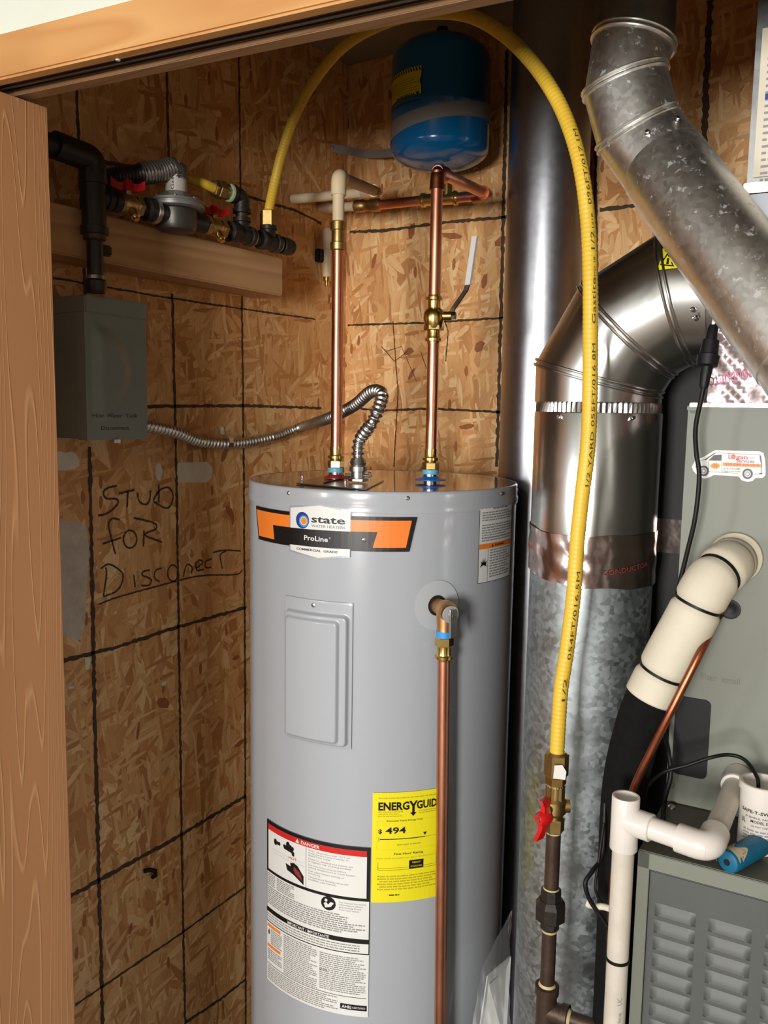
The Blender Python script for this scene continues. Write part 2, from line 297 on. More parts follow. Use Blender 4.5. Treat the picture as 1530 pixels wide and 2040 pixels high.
        o = bpy.data.objects.new(name, me); SC.collection.objects.link(o)
        if parent is not None: o.parent = parent
        else: o.location = b
        o['_b'] = [float(x) for x in b]
        if label: o['label'] = label
        return o
_G = {}
def glyphs(t, bold=0):
    k = (t, bold)
    if k not in _G:
        cu = bpy.data.curves.new('t', 'FONT'); cu.body = t; cu.resolution_u = 2; cu.offset = bold; o = bpy.data.objects.new('t', cu); SC.collection.objects.link(o)
        bpy.context.view_layer.update(); me = bpy.data.meshes.new_from_object(o.evaluated_get(bpy.context.evaluated_depsgraph_get()))
        v = [(p.co.x, p.co.y) for p in me.vertices]; f = [list(q.vertices) for q in me.polygons]
        x0 = min(p[0] for p in v); v = [(a-x0, b) for a, b in v]; W = max(p[0] for p in v)
        bpy.data.objects.remove(o); bpy.data.curves.remove(cu); bpy.data.meshes.remove(me); _G[k] = (v, f, W)
    return _G[k]
def tag(o, label, cat, group=None):
    o['label'] = label; o['category'] = cat
    if group: o['group'] = group
    return o
def thing(name, label, cat, at, group=None):
    o = bpy.data.objects.new(name, None); SC.collection.objects.link(o); o.empty_display_size = .05; o.location = tuple(float(c) for c in at)
    o['_b'] = [float(c) for c in at]; return tag(o, label, cat, group)
def struct(o): o['kind'] = 'structure'; return o
def stuff(o): o['kind'] = 'stuff'; return o
def spline(pts, n=8):
    P = [Vector(p) for p in pts]; P = [P[0]*2-P[1]]+P+[P[-1]*2-P[-2]]; out = []
    for i in range(1, len(P)-2):
        a, b, c, d = P[i-1:i+3]
        for k in range(n):
            t = k/n; out.append(.5*((2*b)+(c-a)*t+(2*a-5*b+4*c-d)*t*t+(3*b-a-3*c+d)*t**3))
    out.append(P[-2]); return out
def resample(pts, step):
    P = [Vector(p) for p in pts]; L = [0]
    for a, b in zip(P[:-1], P[1:]): L.append(L[-1]+(b-a).length)
    n = max(2, int(L[-1]/step)); out = []; j = 0
    for k in range(n+1):
        t = L[-1]*k/n
        while j < len(L)-2 and L[j+1] < t: j += 1
        out.append(P[j].lerp(P[j+1], (t-L[j])/max(1e-9, L[j+1]-L[j])))
    return out
def fillet(pts, r, n=6):
    P = [Vector(p) for p in pts]; out = [P[0]]
    for i in range(1, len(P)-1):
        a = (P[i-1]-P[i]); b = (P[i+1]-P[i]); k = min(r, a.length*.49, b.length*.49); A = P[i]+a.normalized()*k; B = P[i]+b.normalized()*k
        for j in range(n+1):
            t = j/n; out.append((1-t)**2*A+2*t*(1-t)*P[i]+t*t*B)
    out.append(P[-1]); return out
def planemap(o, x, y):
    o = Vector(o); x = Vector(x); y = Vector(y); n = x.cross(y).normalized()
    return lambda a, b, off=0: o+x*a+y*b+n*off
V = Vector
AX = {'x': V((1, 0, 0)), 'y': V((0, 1, 0)), 'z': V((0, 0, 1))}

# ================================================================== SETTING
XW, YW, ZC = -1.36, 1.89, 2.493
ha = math.radians(6.8); hd = V((math.cos(ha), math.sin(ha), 0)); hn = V((-math.sin(ha), math.cos(ha), 0))   # opening line, and into the closet
h0 = V((-1.113, .730, 0))
wl = MB('osb_left').box((XW-.02, .80, 0), (XW, YW, ZC)).build('wall_left'); struct(wl)
wb = MB('osb_back').box((XW-.02, YW, 0), (.85, YW+.02, ZC)).build('wall_back'); struct(wb)
struct(MB('osb_back').box((.85, .9, 0), (.87, YW+.02, ZC)).build('wall_right'))
struct(MB('ceiling_paint').box((XW-.02, .80, ZC), (.87, YW+.02, ZC+.02)).build('ceiling'))
struct(MB('concrete').box((XW-.02, .74, -.03), (.87, YW+.02, 0)).build('floor'))
# front wall with the opening, header casing and track
def hbox(mb, a0, a1, n0, n1, z0, z1, bev=0):
    M = Matrix([[hd.x, hn.x, 0, h0.x], [hd.y, hn.y, 0, h0.y], [0, 0, 1, 0], [0, 0, 0, 1]])
    return mb.box((a0, n0, z0), (a1, n1, z1), bev, M)
ZH = 2.036
for nm_, a0_, a1_, z0_ in (('wall_front', -1.6, 2.6, ZH+.036), ('wall_front_left', -1.6, -.10, 0), ('wall_front_right', 2.03, 2.6, 0)):
    fw = MB('drywall'); hbox(fw, a0_, a1_, .006, .10, z0_, ZC+.02 if nm_ == 'wall_front' else ZH+.0355); struct(fw.build(nm_))
cs = MB('casing_wood'); hbox(cs, -.16, 2.02, -.014, .006, ZH, ZH+.058, .003); struct(cs.build('trim_1'))
ck = MB('caulk'); hbox(ck, -.16, 2.02, -.008, .004, ZH+.058, ZH+.0605); struct(ck.build('trim_2'))
tr = thing('door_track', 'dark sliding door track under the orange wooden header', 'track', (h0.x, h0.y, ZH))
t1 = MB('track_metal'); hbox(t1, -.08, 2.0, .012, .0135, ZH+.004, ZH+.022); hbox(t1, -.08, 2.0, .0135, .036, ZH+.020, ZH+.022); hbox(t1, -.08, 2.0, .0345, .036, ZH+.006, ZH+.022); hbox(t1, -.08, 2.0, .018, .021, ZH+.002, ZH+.006); t1.build('channel', tr)
t2 = MB('white_plastic'); q = V(PZ(235, 119, ZH)); t2.lathe(q+V((0, 0, -.001)), (0, 0, 1), [(0, .003), (.004, .004), (.012, .004)], 12)
t2.build('roller_guide', tr)
st = MB('dark_strip_wood'); hbox(st, -.10, 2.02, .040, .062, ZH+.001, ZH+.035, .001); struct(st.build('trim_3'))
# door slab folded back, edge to the closet
dr = MB('door_wood').box((-1.155, .40, .01), (-1.12, .809, 2.030), .0015).build('door_1'); struct(dr)
# the room behind the camera
rm = MB('room_wall'); rm.box((-2.9, -3.4, 0), (-2.88, .75, 2.5)); struct(rm.build('wall_room_left'))
rm = MB('room_wall'); rm.box((2.4, -3.4, 0), (2.42, 1.3, 2.5)); struct(rm.build('wall_room_right'))
rm = MB('room_wall'); rm.box((-2.9, -3.42, 0), (2.42, -3.4, 2.5)); struct(rm.build('wall_room_back'))
rm = MB('room_wall'); rm.box((-2.9, -3.42, 2.5), (2.42, .72, 2.52)); struct(rm.build('ceiling_room'))
rm = MB('room_floor'); rm.box((-2.9, -3.42, -.03), (2.42, .735, 0)); struct(rm.build('floor_room'))

mL = lambda a, b, off=0: V((XW+off, a, b))              # left wall surface (Y, Z)
mB = lambda a, b, off=0: V((a, YW-off, b))              # back wall surface (X, Z)
LW = lambda px, py: tuple(PX(px, py, XW)[1:3])
BW = lambda px, py: (PY(px, py, YW)[0], PY(px, py, YW)[2])
def lines(wall, mp, cv, strokes):
    for pts, wd in strokes: MB('marker').ribbon([cv(*p) for p in pts], wd, mp, jag=.30, step=.0075).build('marker_line', wall)
lines(wl, mL, LW, [([(152, 172), (158, 330), (170, 590)], .007), ([(178, 890), (188, 1400), (205, 2060)], .0085), ([(331, 110), (340, 480)], .006), ([(343, 585), (352, 1000), (362, 1700), (369, 2060)], .0065),
    ([(475, 84), (478, 300), (480, 480)], .005), ([(481, 560), (485, 900), (488, 1400), (489, 2060)], .006),
    ([(60, 290), (165, 315), (330, 345)], .008), ([(335, 345), (590, 420), (640, 445)], .006), ([(105, 553), (300, 588), (480, 615), (628, 636)], .004),
    ([(118, 806), (300, 810), (480, 808), (640, 813)], .0065), ([(125, 1316), (230, 1290), (350, 1250), (490, 1210)], .008), ([(140, 1785), (195, 1755), (352, 1668), (490, 1585)], .0095),
    ([(150, 2002), (360, 1860), (490, 1765)], .0055), ([(370, 2036), (440, 1990), (490, 1950)], .008)])
lines(wb, mB, BW, [([(697, 462), (760, 460), (900, 442), (1016, 432)], .0075), ([(693, 648), (850, 643), (1016, 632)], .005), ([(700, 812), (760, 818), (860, 814), (1016, 822)], .0055),
    ([(1010, 100), (1003, 430), (996, 700), (990, 930)], .009), ([(783, 640), (793, 780), (785, 930)], .003), ([(1183, 60), (1190, 600)], .006), ([(1415, 0), (1408, 140), (1403, 300)], .012), ([(1195, 418), (1260, 410), (1420, 398)], .008),
    ([(760, 690), (786, 720), (812, 700)], .002), ([(770, 700), (800, 690), (830, 760)], .0015), ([(880, 620), (893, 660), (888, 720)], .003), ([(838, 700), (850, 735)], .002)])
def hw(strokes, ox, oy, k, wd):
    mb = MB('marker')
    for s in strokes: mb.ribbon([LW(ox+x/k, oy+y/k) for x, y in s], wd, mL, off=.0007, jag=.2, step=.002)
    return mb
def circ(cx, cy, rx, ry, n=14): return [(cx+rx*math.cos(6.283*i/n+1), cy+ry*math.sin(6.283*i/n+1)) for i in range(n+1)]
def sm(s): return [(p.x, p.y) for p in spline([(x, y, 0) for x, y in s], 5)] if len(s) > 2 else s
hw([sm(s) for s in [[(450, 300), (400, 310), (360, 340), (380, 385), (440, 385), (460, 410), (420, 460), (370, 490), (325, 500)], [(465, 350), (570, 325)], [(525, 335), (520, 445)],
    [(590, 345), (600, 400), (640, 425), (670, 405), (680, 330)], [(735, 290), (735, 415)], [(695, 400), (740, 330), (800, 310), (830, 360), (820, 420), (780, 450), (700, 405)]]], 100, 880, 3.4, .0042).build('handwriting_stub', wl)
hw([sm(s) for s in [[(470, 530), (420, 520), (395, 560), (410, 640), (440, 760)], [(355, 690), (480, 650)], circ(540, 660, 45, 60), [(635, 600), (630, 710)], [(565, 515), (700, 550), (715, 590), (640, 630), (755, 680)]]], 100, 880, 3.4, .0040).build('handwriting_for', wl)
hw([sm(s) for s in [[(375, 850), (380, 900), (360, 1045)], [(340, 860), (400, 830), (480, 880), (490, 940), (450, 1010), (360, 1050)], [(565, 900), (575, 985)], [(675, 870), (630, 880), (625, 905), (680, 930), (670, 970), (615, 975)],
    [(755, 855), (715, 870), (705, 920), (740, 950)], circ(830, 890, 35, 55), [(900, 915), (915, 850), (930, 830), (960, 850), (955, 895)], [(985, 860), (1030, 820), (1010, 800), (985, 830), (995, 870), (1040, 865)],
    [(1095, 790), (1055, 810), (1050, 850), (1090, 850)], [(1100, 750), (1180, 735), (1290, 740)], [(1190, 740), (1150, 770), (1165, 860)], [(330, 1100), (450, 1055), (700, 985), (1000, 910), (1250, 900), (1300, 870)]]], 100, 880, 3.4, .0036).build('handwriting_disconnect', wl)
def patch(wall, mp, cv, pts, m, jit, name='paint_patch'):
    c = [cv(*p) for p in pts]; out = []
    for a, b in zip(c, c[1:]+c[:1]):
        n = max(2, int(math.hypot(b[0]-a[0], b[1]-a[1])/.004))
        out += [(a[0]+(b[0]-a[0])*k/n+random.uniform(-jit, jit), a[1]+(b[1]-a[1])*k/n+random.uniform(-jit, jit)) for k in range(n)]
    MB(m).poly(mp, out, .0004).build(name, wall)
patch(wl, mL, LW, [(349, 930), (356, 922), (412, 920), (422, 932), (421, 952), (412, 961), (355, 961), (348, 950)], 'patch', .0006)
patch(wl, mL, LW, [(310, 930), (314, 922), (320, 924), (324, 940), (319, 958), (313, 956), (309, 945)], 'patch', .0003)
patch(wl, mL, LW, [(100, 898), (125, 900), (150, 902), (160, 918), (156, 930), (140, 936), (110, 938)], 'patch', .0015)
patch(wl, mL, LW, [(108, 1036), (150, 1038), (172, 1052), (178, 1100), (172, 1180), (168, 1250), (160, 1276), (140, 1272), (118, 1260)], 'patch_grey', .0016)
patch(wl, mL, LW, [(168, 1302), (174, 1300), (180, 1315), (177, 1334), (171, 1334)], 'patch', .0003)
patch(wl, mL, LW, [(321, 1362), (327, 1356), (332, 1358), (330, 1364), (324, 1367)], 'patch', .0002)
patch(wl, mL, LW, [(136, 1368), (146, 1366), (148, 1371), (138, 1373)], 'patch', .0002)
def chip(px, py, l, wd, ang, wall, mp, cv):
    c = cv(px, py); a = math.radians(ang); pts = [(-l, -wd*.3), (-l*.3, -wd), (l, -wd*.6), (l*.8, wd*.5), (0, wd), (-l*.9, wd*.5)]
    MB('chip').poly(mp, [(c[0]+x*math.cos(a)-y*math.sin(a), c[1]+x*math.sin(a)+y*math.cos(a)) for x, y in pts], .0005).build('dark_wood_chip', wall)
mat('chip', (164, 100, 58), .6, var=.2, vscale=60)
for a in [(470, 1675, .018, .006, 5), (478, 1480, .020, .007, 10), (278, 1620, .013, .005, 85), (275, 1455, .02, .004, 80), (470, 1310, .012, .006, 0), (447, 905, .02, .008, 60), (458, 1020, .02, .009, -50), (325, 1400, .02, .012, -30), (260, 1850, .012, .005, 80), (345, 1740, .012, .004, 80)]: chip(*a, wl, mL, LW)
for a in [(820, 460, .02, .010, 80), (900, 470, .03, .008, 170), (955, 690, .016, .012, 50), (815, 700, .014, .010, 20), (870, 660, .02, .006, 100), (930, 850, .022, .007, 190), (820, 745, .018, .006, 60), (1000, 480, .02, .012, 20), (965, 560, .018, .008, 80), (745, 520, .02, .006, 75)]: chip(*a, wb, mB, BW)
cl = MB('black_plastic'); c = V((XW+.002, *LW(295, 1738)))
cl.tube([c+V((0, -.013, .010)), c+V((.010, -.004, .012)), c+V((.014, .006, .006)), c+V((.010, .010, -.008)), c+V((.002, .009, -.014))], .0048, 8)
tag(cl.build('pipe_clip'), 'small broken black clip low on the left chipboard wall', 'clip')

# ================================================================== WATER HEATER
CX, CY, R, ZT = -.931, 1.430, .27, 1.462
TH0 = math.atan2(-CY, -CX)
def tm(rr=R):
    return lambda s, z, off=0: V((CX+(rr+off)*math.cos(TH0+s/R), CY+(rr+off)*math.sin(TH0+s/R), z))
T0 = tm()
def TS(px, py):
    r = ray(px, py); a = r[0]**2+r[1]**2; b = -2*(CX*r[0]+CY*r[1]); c = CX*CX+CY*CY-R*R; t = (-b-math.sqrt(max(0, b*b-4*a*c)))/(2*a); p = CC+t*r
    return ((math.atan2(p[1]-CY, p[0]-CX)-TH0)*R, p[2])
wh = thing('water_heater', 'tall grey cylindrical electric water heater standing against the chipboard corner', 'water heater', (CX, CY, 0))
MB('tank_paint').lathe((CX, CY, 0), (0, 0, 1), [(.02, R-.02), (.03, R-.002), (1.432, R-.002)], 160).build('jacket', wh)
MB('tank_paint').lathe((CX, CY, 0), (0, 0, 1), [(1.424, R-.003), (1.4245, R+.0005), (1.436, R+.0012), (1.439, R-.0005), (1.456, R-.0005), (1.460, R-.001), (1.462, R-.003), (1.4624, R-.006), (1.4615, R-.008)], 160).build('top_cap', wh)
MB('lid_paint').lathe((CX, CY, 0), (0, 0, 1), [(1.455, R-.006), (1.4618, R-.007), (1.4620, R-.05), (1.4622, .01)], 160).build('lid', wh)
for p in [(575, 983), (812, 991), (1000, 983), (491, 962)]:
    s, z = TS(*p)
    if p[0] < 495: s = -.42
    MB('zinc').lathe(T0(s, 1.4515, 0), T0(s, 0, .1)-T0(s, 0, 0), [(-.001, .0035), (.001, .0035), (.0024, .0018)], 12).build('screw', wh)
for p in [(0,)]:
    s = .405
    MB('zinc').lathe(T0(s, 1.4455, 0), T0(s, 0, .1)-T0(s, 0, 0), [(-.001, .0035), (.001, .0035), (.0024, .0018)], 12).build('screw', wh)
# junction cover on the lid with conduit connector beside it
jc = MB('steel')
a, b, c, d = [V(PZ(*p, 1.4645)) for p in [(588, 961), (700, 964), (752, 958), (680, 944)]]
nt2 = MB('steel'); jp = [V(PZ(*p, 1.4650)) for p in [(590, 962), (728, 974), (765, 956), (650, 946)]]
def slab(mb, pts, th):
    n = (pts[1]-pts[0]).cross(pts[2]-pts[1]).normalized(); k = len(pts)
    if n.z < 0: n = -n
    return mb.add(pts+[p-n*th for p in pts], [list(range(k)), list(range(2*k-1, k-1, -1))]+[[i, (i+1) % k, (i+1) % k+k, i+k] for i in range(k)])
slab(nt2, jp, .0022); j = nt2.build('junction_cover', wh)
for p in [(602, 955), (688, 966), (737, 950)]:
    c = V(PZ(*p, 1.4655)); MB('chrome').lathe(c, (0, 0, 1), [(-.001, .0022), (.007, .0022), (.0075, .004), (.010, .003)], 12).build('cover_screw', j)
lb = V(PZ(690, 950, 1.4655)); MB('black_plastic').tube([V(PZ(645, 962, 1.4665)), V(PZ(675, 955, 1.467)), V(PZ(700, 950, 1.467))], .0016, 8).build('wire_slot', j)
# access panel : raised grid
s0, z1 = TS(568, 1186); s1, z0 = TS(700, 1490); z1 = 1.2655; z0 = 1.000
def sst(e0, e1, x): t = min(1, max(0, (x-e0)/(e1-e0))); return t*t*(3-2*t)
def rr_d(x, y, x0, x1, y0, y1, r):
    cx, cy = (x0+x1)/2, (y0+y1)/2; dx, dy = abs(x-cx)-(x1-x0)/2+r, abs(y-cy)-(y1-y0)/2+r
    return r-(math.hypot(max(dx, 0), max(dy, 0))+min(max(dx, dy), 0))
def pan(u, v):
    x = s0+(s1-s0)*u; z = z0+(z1-z0)*v; o = .0012+sst(.0, .002, rr_d(x, z, s0, s1, z0, z1, .008))*.0006
    o += sst(0, .004, rr_d(x, z, s0+.006, s1-.006, z0+.004, z1-.022, .010))*.009
    o += sst(0, .003, rr_d(x, z, s0+.013, s1-.018, z0+.011, z1-.030, .010))*-.0008
    o += sst(0, .006, rr_d(x, z, s0+.012, s1-.020, z0+.010, z1-.030, .009))*.007
    return T0(x, z, o-.0004)
ap = MB('panel_paint').grid(pan, 90, 150).build('access_panel', wh, sharp=180)
s, z = TS(626, 1205); MB('zinc').lathe(T0(s, z, .002), T0(s, 0, 1)-T0(s, 0, 0), [(0, .004), (.0012, .004), (.0022, .0018)], 14).build('panel_screw', ap)
# brand label
bl = MB('label_black'); S = .012
def strip(mb, pts, off): mb.poly(T0, pts, off, sub=S)
strip(bl, [(-.294, 1.4185), (.060, 1.4188), (.047, 1.3585), (-.280, 1.3565)], .0004)
bl.use('label_orange'); strip(bl, [(-.288, 1.4120), (.0505, 1.4125), (.0410, 1.3655), (-.0185, 1.3650), (-.0095, 1.3925), (-.2230, 1.3900), (-.2190, 1.3640), (-.2765, 1.3635)], .0007)
bl.use('label_silver'); strip(bl, [(-.178, 1.4290), (-.112, 1.4370), (-.0555, 1.4290), (-.0560, 1.3465), (-.116, 1.3390), (-.178, 1.3480)], .0010)
bl.use('label_white'); strip(bl, [(-.1755, 1.4262), (-.112, 1.4342), (-.0590, 1.4262), (-.0590, 1.3500), (-.116, 1.3418), (-.1755, 1.3505)], .0013)
bl.use('label_black'); strip(bl, [(-.2230, 1.3900), (-.0090, 1.3925), (-.0180, 1.3610), (-.2180, 1.3600)], .0016)
for m, r, dx, dz in (('label_navy', .0155, 0, 0), ('label_cyan', .0110, .003, -.0015), ('label_white', .0080, .0035, -.001), ('label_orange', .0068, .0038, -.001)):
    bl.use(m); strip(bl, [(-.1480+dx+r*.92*math.cos(t*.2618), 1.4060+dz+r*.95*math.sin(t*.2618)) for t in range(24)], .0018+.0003*['label_navy', 'label_cyan', 'label_white', 'label_orange'].index(m))
bl.use('label_black').text('state', T0, -.1290, 1.4040, .0130, .0019, wd=.0640, bold=.018)
bl.use('label_fine').text('WATER HEATERS', T0, -.1290, 1.3955, .0052, .0019, wd=.0640)
bl.use('label_white').text('ProLine', T0, -.1440, 1.3715, .0088, .0021, wd=.048, bold=.02).text('®', T0, -.0940, 1.3770, .003, .0021)
bl.use('label_black').text('COMMERCIAL  GRADE', T0, -.1605, 1.3525, .0040, .0019, wd=.0820, bold=.01)
blo = bl.build('brand_label', wh)
for (s, z, m) in ((-.2035, 1.3800, 'black_plastic'), (-.0310, 1.3780, 'chrome')):
    MB(m).lathe(T0(s, z, .0012), T0(s, 0, 1)-T0(s, 0, 0), [(0, .0042), (.0012, .0040), (.002, .0022)], 16).use('label_black').rect(lambda a, b, o=0: T0(s+a, z+b, o), -.0015, .0015, -.0004, .0004, .0034).rect(lambda a, b, o=0: T0(s+a, z+b, o), -.0004, .0004, -.0015, .0015, .0034).build('label_screw', blo)
# warning label at the right
wn = MB('label_black'); wn.rect(T0, .1880, .3060, 1.2915, 1.4335, .0004, 10); wn.use('label_white').rect(T0, .1890, .3040, 1.2925, 1.4320, .0007, 10)
wn.use('label_orange').rect(T0, .1890, .3040, 1.3540, 1.3635, .0010, 10); wn.use('label_black').text('WARNING', T0, .2330, 1.3565, .0048, .0013, wd=.036, bold=.01)
wn.poly(T0, [(.2240, 1.3560), (.2300, 1.3560), (.2270, 1.3612)], .0013); wn.text('DO NOT LIFT HERE', T0, .2260, 1.4250, .0035, .0010, wd=.055, bold=.01)
wn.use('label_fine').fine(T0, .1950, .3000, [1.4190-.0046*i for i in range(4)], .0024, .0010, seed=3).fine(T0, .1950, .3000, [1.3960-.0046*i for i in range(6)], .0024, .0010, seed=4).fine(T0, .1950, .2950, [1.3680, 1.3725], .0024, .0010, seed=5)
wn.fine(T0, .2190, .2960, [1.3490-.0049*i for i in range(11)], .0024, .0010, seed=6); wn.use('label_black').rect(T0, .2135, .2141, 1.2925, 1.3540, .0010)
wn.poly(T0, [(.1920, 1.3200), (.1960, 1.3270), (.1935, 1.3330), (.1985, 1.3290), (.2000, 1.3370), (.2030, 1.3290), (.2060, 1.3380), (.2065, 1.3290), (.2120, 1.3330), (.2085, 1.3260), (.2110, 1.3195), (.2070, 1.3230), (.2010, 1.3245), (.1960, 1.3225)], .0010)
wn.build('warning_label', wh)
# danger label
dg = MB('label_white'); x0, x1 = -.2450, -.0125
dg.rect(T0, x0, x1, .4860, .8180, .0004, 20); k = dg.use('label_black')
k.rect(T0, x0, x1, .7140, .8180, .0007, 20); dg.use('label_white').rect(T0, x0+.006, x1-.006, .7200, .8110, .0010, 20)
dg.use('label_red').rect(T0, x0+.006, x1-.006, .8000, .8110, .0013, 20); dg.use('label_white').text('DANGER', T0, -.1480, .8025, .0066, .0016, wd=.040, bold=.02).poly(T0, [(-.1610, .8020), (-.1520, .8020), (-.1565, .8100)], .0016)
dg.use('label_black').rect(T0, -.1370, -.1363, .7200, .8000, .0013)
y = .7935
for t in ('Water temperature over 120°F can', 'cause severe burns instantly or', 'death from scalds.', '', 'Children, disabled and elderly are', 'at highest risk of being scalded.', '', 'See instruction manual before', 'setting temperature at water heater.', '', 'Feel water before bathing or', 'showering.', '', 'Temperature limiting valves are', 'available, see manual.'):
    if t: dg.use('label_fine').text(t, T0, -.1320, y, .0034, .0013, wd=.0026*len(t))
    y -= .0048 if t else .0020
k = dg.use('label_black')
for cxk, cyk, r in ((-.2150, .7830, .0050), (-.1800, .7900, .0050), (-.2080, .7830, .0030), (-.1730, .7880, .003), (-.2035, .7835, .003), (-.168, .786, .003)): k.poly(T0, [(cxk+r*math.cos(t*.524), cyk+r*1.3*math.sin(t*.524)) for t in range(12)], .0013)
k.poly(T0, [(-.1930, .7850), (-.1900, .7880), (-.1700, .7850), (-.1640, .7790), (-.1640, .7720), (-.1690, .7720), (-.1710, .7770), (-.1900, .7790)], .0014)
k.poly(T0, [(-.1420, .7230), (-.1420, .7400), (-.1560, .7560), (-.1570, .7500), (-.1640, .7590), (-.1660, .7500), (-.1740, .7570), (-.1730, .7500), (-.1860, .7520), (-.1700, .7420), (-.1820, .7400), (-.1640, .7350)], .0013)
dg.use('rust_hand').poly(T0, [(-.1440, .7300), (-.1500, .7440), (-.1640, .7530), (-.1660, .7450), (-.1600, .7380)], .0015)
dg.use('label_red').text('HOT', T0, -.1780, .7640, .0060, .0013, wd=.02)
dg.use('label_fine').rect(T0, -.2250, -.1400, .7660, .7663, .0013, 6).rect(T0, -.2200, -.1400, .7600, .7603, .0013, 6)
k = dg.use('label_black'); k.poly(T0, [(-.0900+.0145*math.cos(t*.2618), .7010+.0135*math.sin(t*.2618)) for t in range(24)], .0008)
dg.use('label_white').poly(T0, [(-.0945+.003*math.cos(t*.524), .7065+.003*math.sin(t*.524)) for t in range(12)], .0011).poly(T0, [(-.0990, .7000), (-.0945, .7030), (-.0900, .6990), (-.0850, .7050), (-.0790, .7030), (-.0850, .6950), (-.0960, .6920)], .0011)
y = .7060
for t in ('See manual for more', 'information about', 'preventing burns', 'from hot water.'): dg.use('label_fine').text(t, T0, -.0690, y, .0034, .0007, wd=.0026*len(t)); y -= .0048
dg.use('label_fine').fine(T0, x0+.003, -.217, [.7090-.0036*i for i in range(7)], .0020, .0007, seed=2).fine(T0, -.2120, -.1650, [.7090-.0036*i for i in range(7)], .0020, .0007, seed=12)
dg.fine(T0, x0+.003, -.020, [.6820-.0042*i for i in range(9)], .0023, .0007, seed=8)
dg.use('label_black').rect(T0, x0, x1, .6310, .6400, .0009, 20); dg.use('label_white').text('IMPORTANT / IMPORTANTE', T0, -.1810, .6325, .0058, .0012, wd=.0930, bold=.01)
dg.use('label_black').rect(T0, x0, x0+.001, .6100, .8180, .0007, 1).rect(T0, x1-.001, x1, .6100, .8180, .0007, 1).rect(T0, x0, x1, .6100, .6118, .0007, 20)
dg.use('label_fine').fine(T0, x0+.003, -.030, [.6250, .6200, .6150], .0022, .0007, seed=9)
dg.use('label_orange').rect(T0, x0+.002, -.2010, .6000, .6060, .0007, 5).rect(T0, x0+.002, -.2010, .5580, .5640, .0007, 5)
dg.use('label_fine').fine(T0, -.2310, -.1970, [.5950-.0040*i for i in range(8)], .0020, .0007, seed=10).fine(T0, x0+.003, -.1970, [.5520-.0040*i for i in range(6)], .0020, .0007, seed=11)
dg.use('label_black').poly(T0, [(-.2400, .5900), (-.2370, .5960), (-.2350, .5900), (-.2360, .5840), (-.2395, .5840)], .0007)
dg.use('label_fine').fine(T0, -.1920, -.1120, [.6040-.0039*i for i in range(21)], .0019, .0007, seed=13).fine(T0, -.1070, -.0180, [.6000-.0039*i for i in range(19)], .0019, .0007, seed=14)
dg.use('label_black').rect(T0, x0+.002, x1-.004, .5230, .5240, .0007, 20); dg.text('NOTICE', T0, -.1070, .5655, .0034, .0008, wd=.016)
dg.use('label_fine').fine(T0, x0+.003, -.0700, [.5180-.0039*i for i in range(8)], .0019, .0007, seed=15)
dg.use('label_black').rect(T0, -.0650, -.0150, .4980, .5090, .0007, 5); dg.use('label_white').text('AHRI', T0, -.0620, .5005, .0062, .0010, wd=.018, bold=.02).text('CERTIFIED', T0, -.0420, .5015, .0040, .0010, wd=.024)
dg.build('danger_label', wh)
# energy guide
eg = MB('label_yellow'); eg.rect(T0, -.0100, .1260, .7130, .9222, .0005, 14)
eg.use('label_black').text('ENERG', T0, .0005, .8895, .0150, .0009, wd=.0560, bold=.035).text('GUIDE', T0, .0700, .8895, .0150, .0009, wd=.0480, bold=.035)
eg.poly(T0, [(.0560, .9050), (.0600, .9050), (.0640, .8985), (.0680, .9050), (.0720, .9050), (.0662, .8950), (.0662, .8830), (.0700, .8830), (.0640, .8760), (.0580, .8830), (.0618, .8830), (.0618, .8950)], .0010)
eg.text('Estimated Yearly Energy Cost', T0, .0160, .8675, .0034, .0009, wd=.066).text('$', T0, .0008, .8455, .0080, .0009, wd=.007, bold=.02).text('494', T0, .0140, .8450, .0120, .0009, wd=.0370, bold=.02)
eg.rect(T0, .0040, .0870, .8335, .8350, .0009, 6).rect(T0, .0020, .0025, .8300, .8380, .0009).rect(T0, .0870, .1120, .8340, .8344, .0009).rect(T0, .1120, .1124, .8330, .8400, .0009).poly(T0, [(.0835, .8430), (.0905, .8430), (.0870, .8370)], .0009)
eg.text('First Hour Rating', T0, .0300, .8040, .0040, .0009, wd=.054, bold=.01); eg.use('yel_fine').text('(How much hot water you get in the first hour of use)', T0, -.0020, .7965, .0034, .0009, wd=.124)
eg.use('label_black').rect(T0, .0010, .1220, .7750, .7755, .0009, 6).rect(T0, .0010, .1220, .7790, .7794, .0009, 6).rect(T0, .0010, .0015, .7750, .7900, .0009)
eg.rect(T0, .0580, .0850, .7760, .7920, .0012, 3); eg.use('label_yellow').text('MEDIUM', T0, .0640, .7860, .0034, .0015, wd=.0150).text('62 GALLONS', T0, .0610, .7790, .0032, .0015, wd=.0210)
eg.use('yel_fine').fine(T0, .0000, .0450, [.8810, .8770, .8850], .0018, .0009, seed=21).fine(T0, .0740, .1200, [.8840, .8800], .0018, .0009, seed=22).fine(T0, .0350, .0800, [.8220], .0022, .0009, seed=23).fine(T0, .0040, .1100, [.7620-.0050*i for i in range(6)], .0024, .0009, seed=24).fine(T0, .0010, .12, [.9110], .0018, .0009, seed=26)
eg.use('label_black').fine(T0, .0220, .0460, [.7260], .0022, .0009, seed=25)
for z in (.7625, .7575, .7475, .7375): eg.poly(T0, [(.0020+.0011*math.cos(t), z+.001+.0011*math.sin(t)) for t in range(6)], .0009)
eg.use('yel_dim').rect(T0, -.0015, .1230, .8690, .8694, .0008, 5).rect(T0, -.0015, .1230, .8140, .8144, .0008, 5).rect(T0, -.0015, -.0011, .8140, .8690, .0008)
eg.build('energy_label', wh)
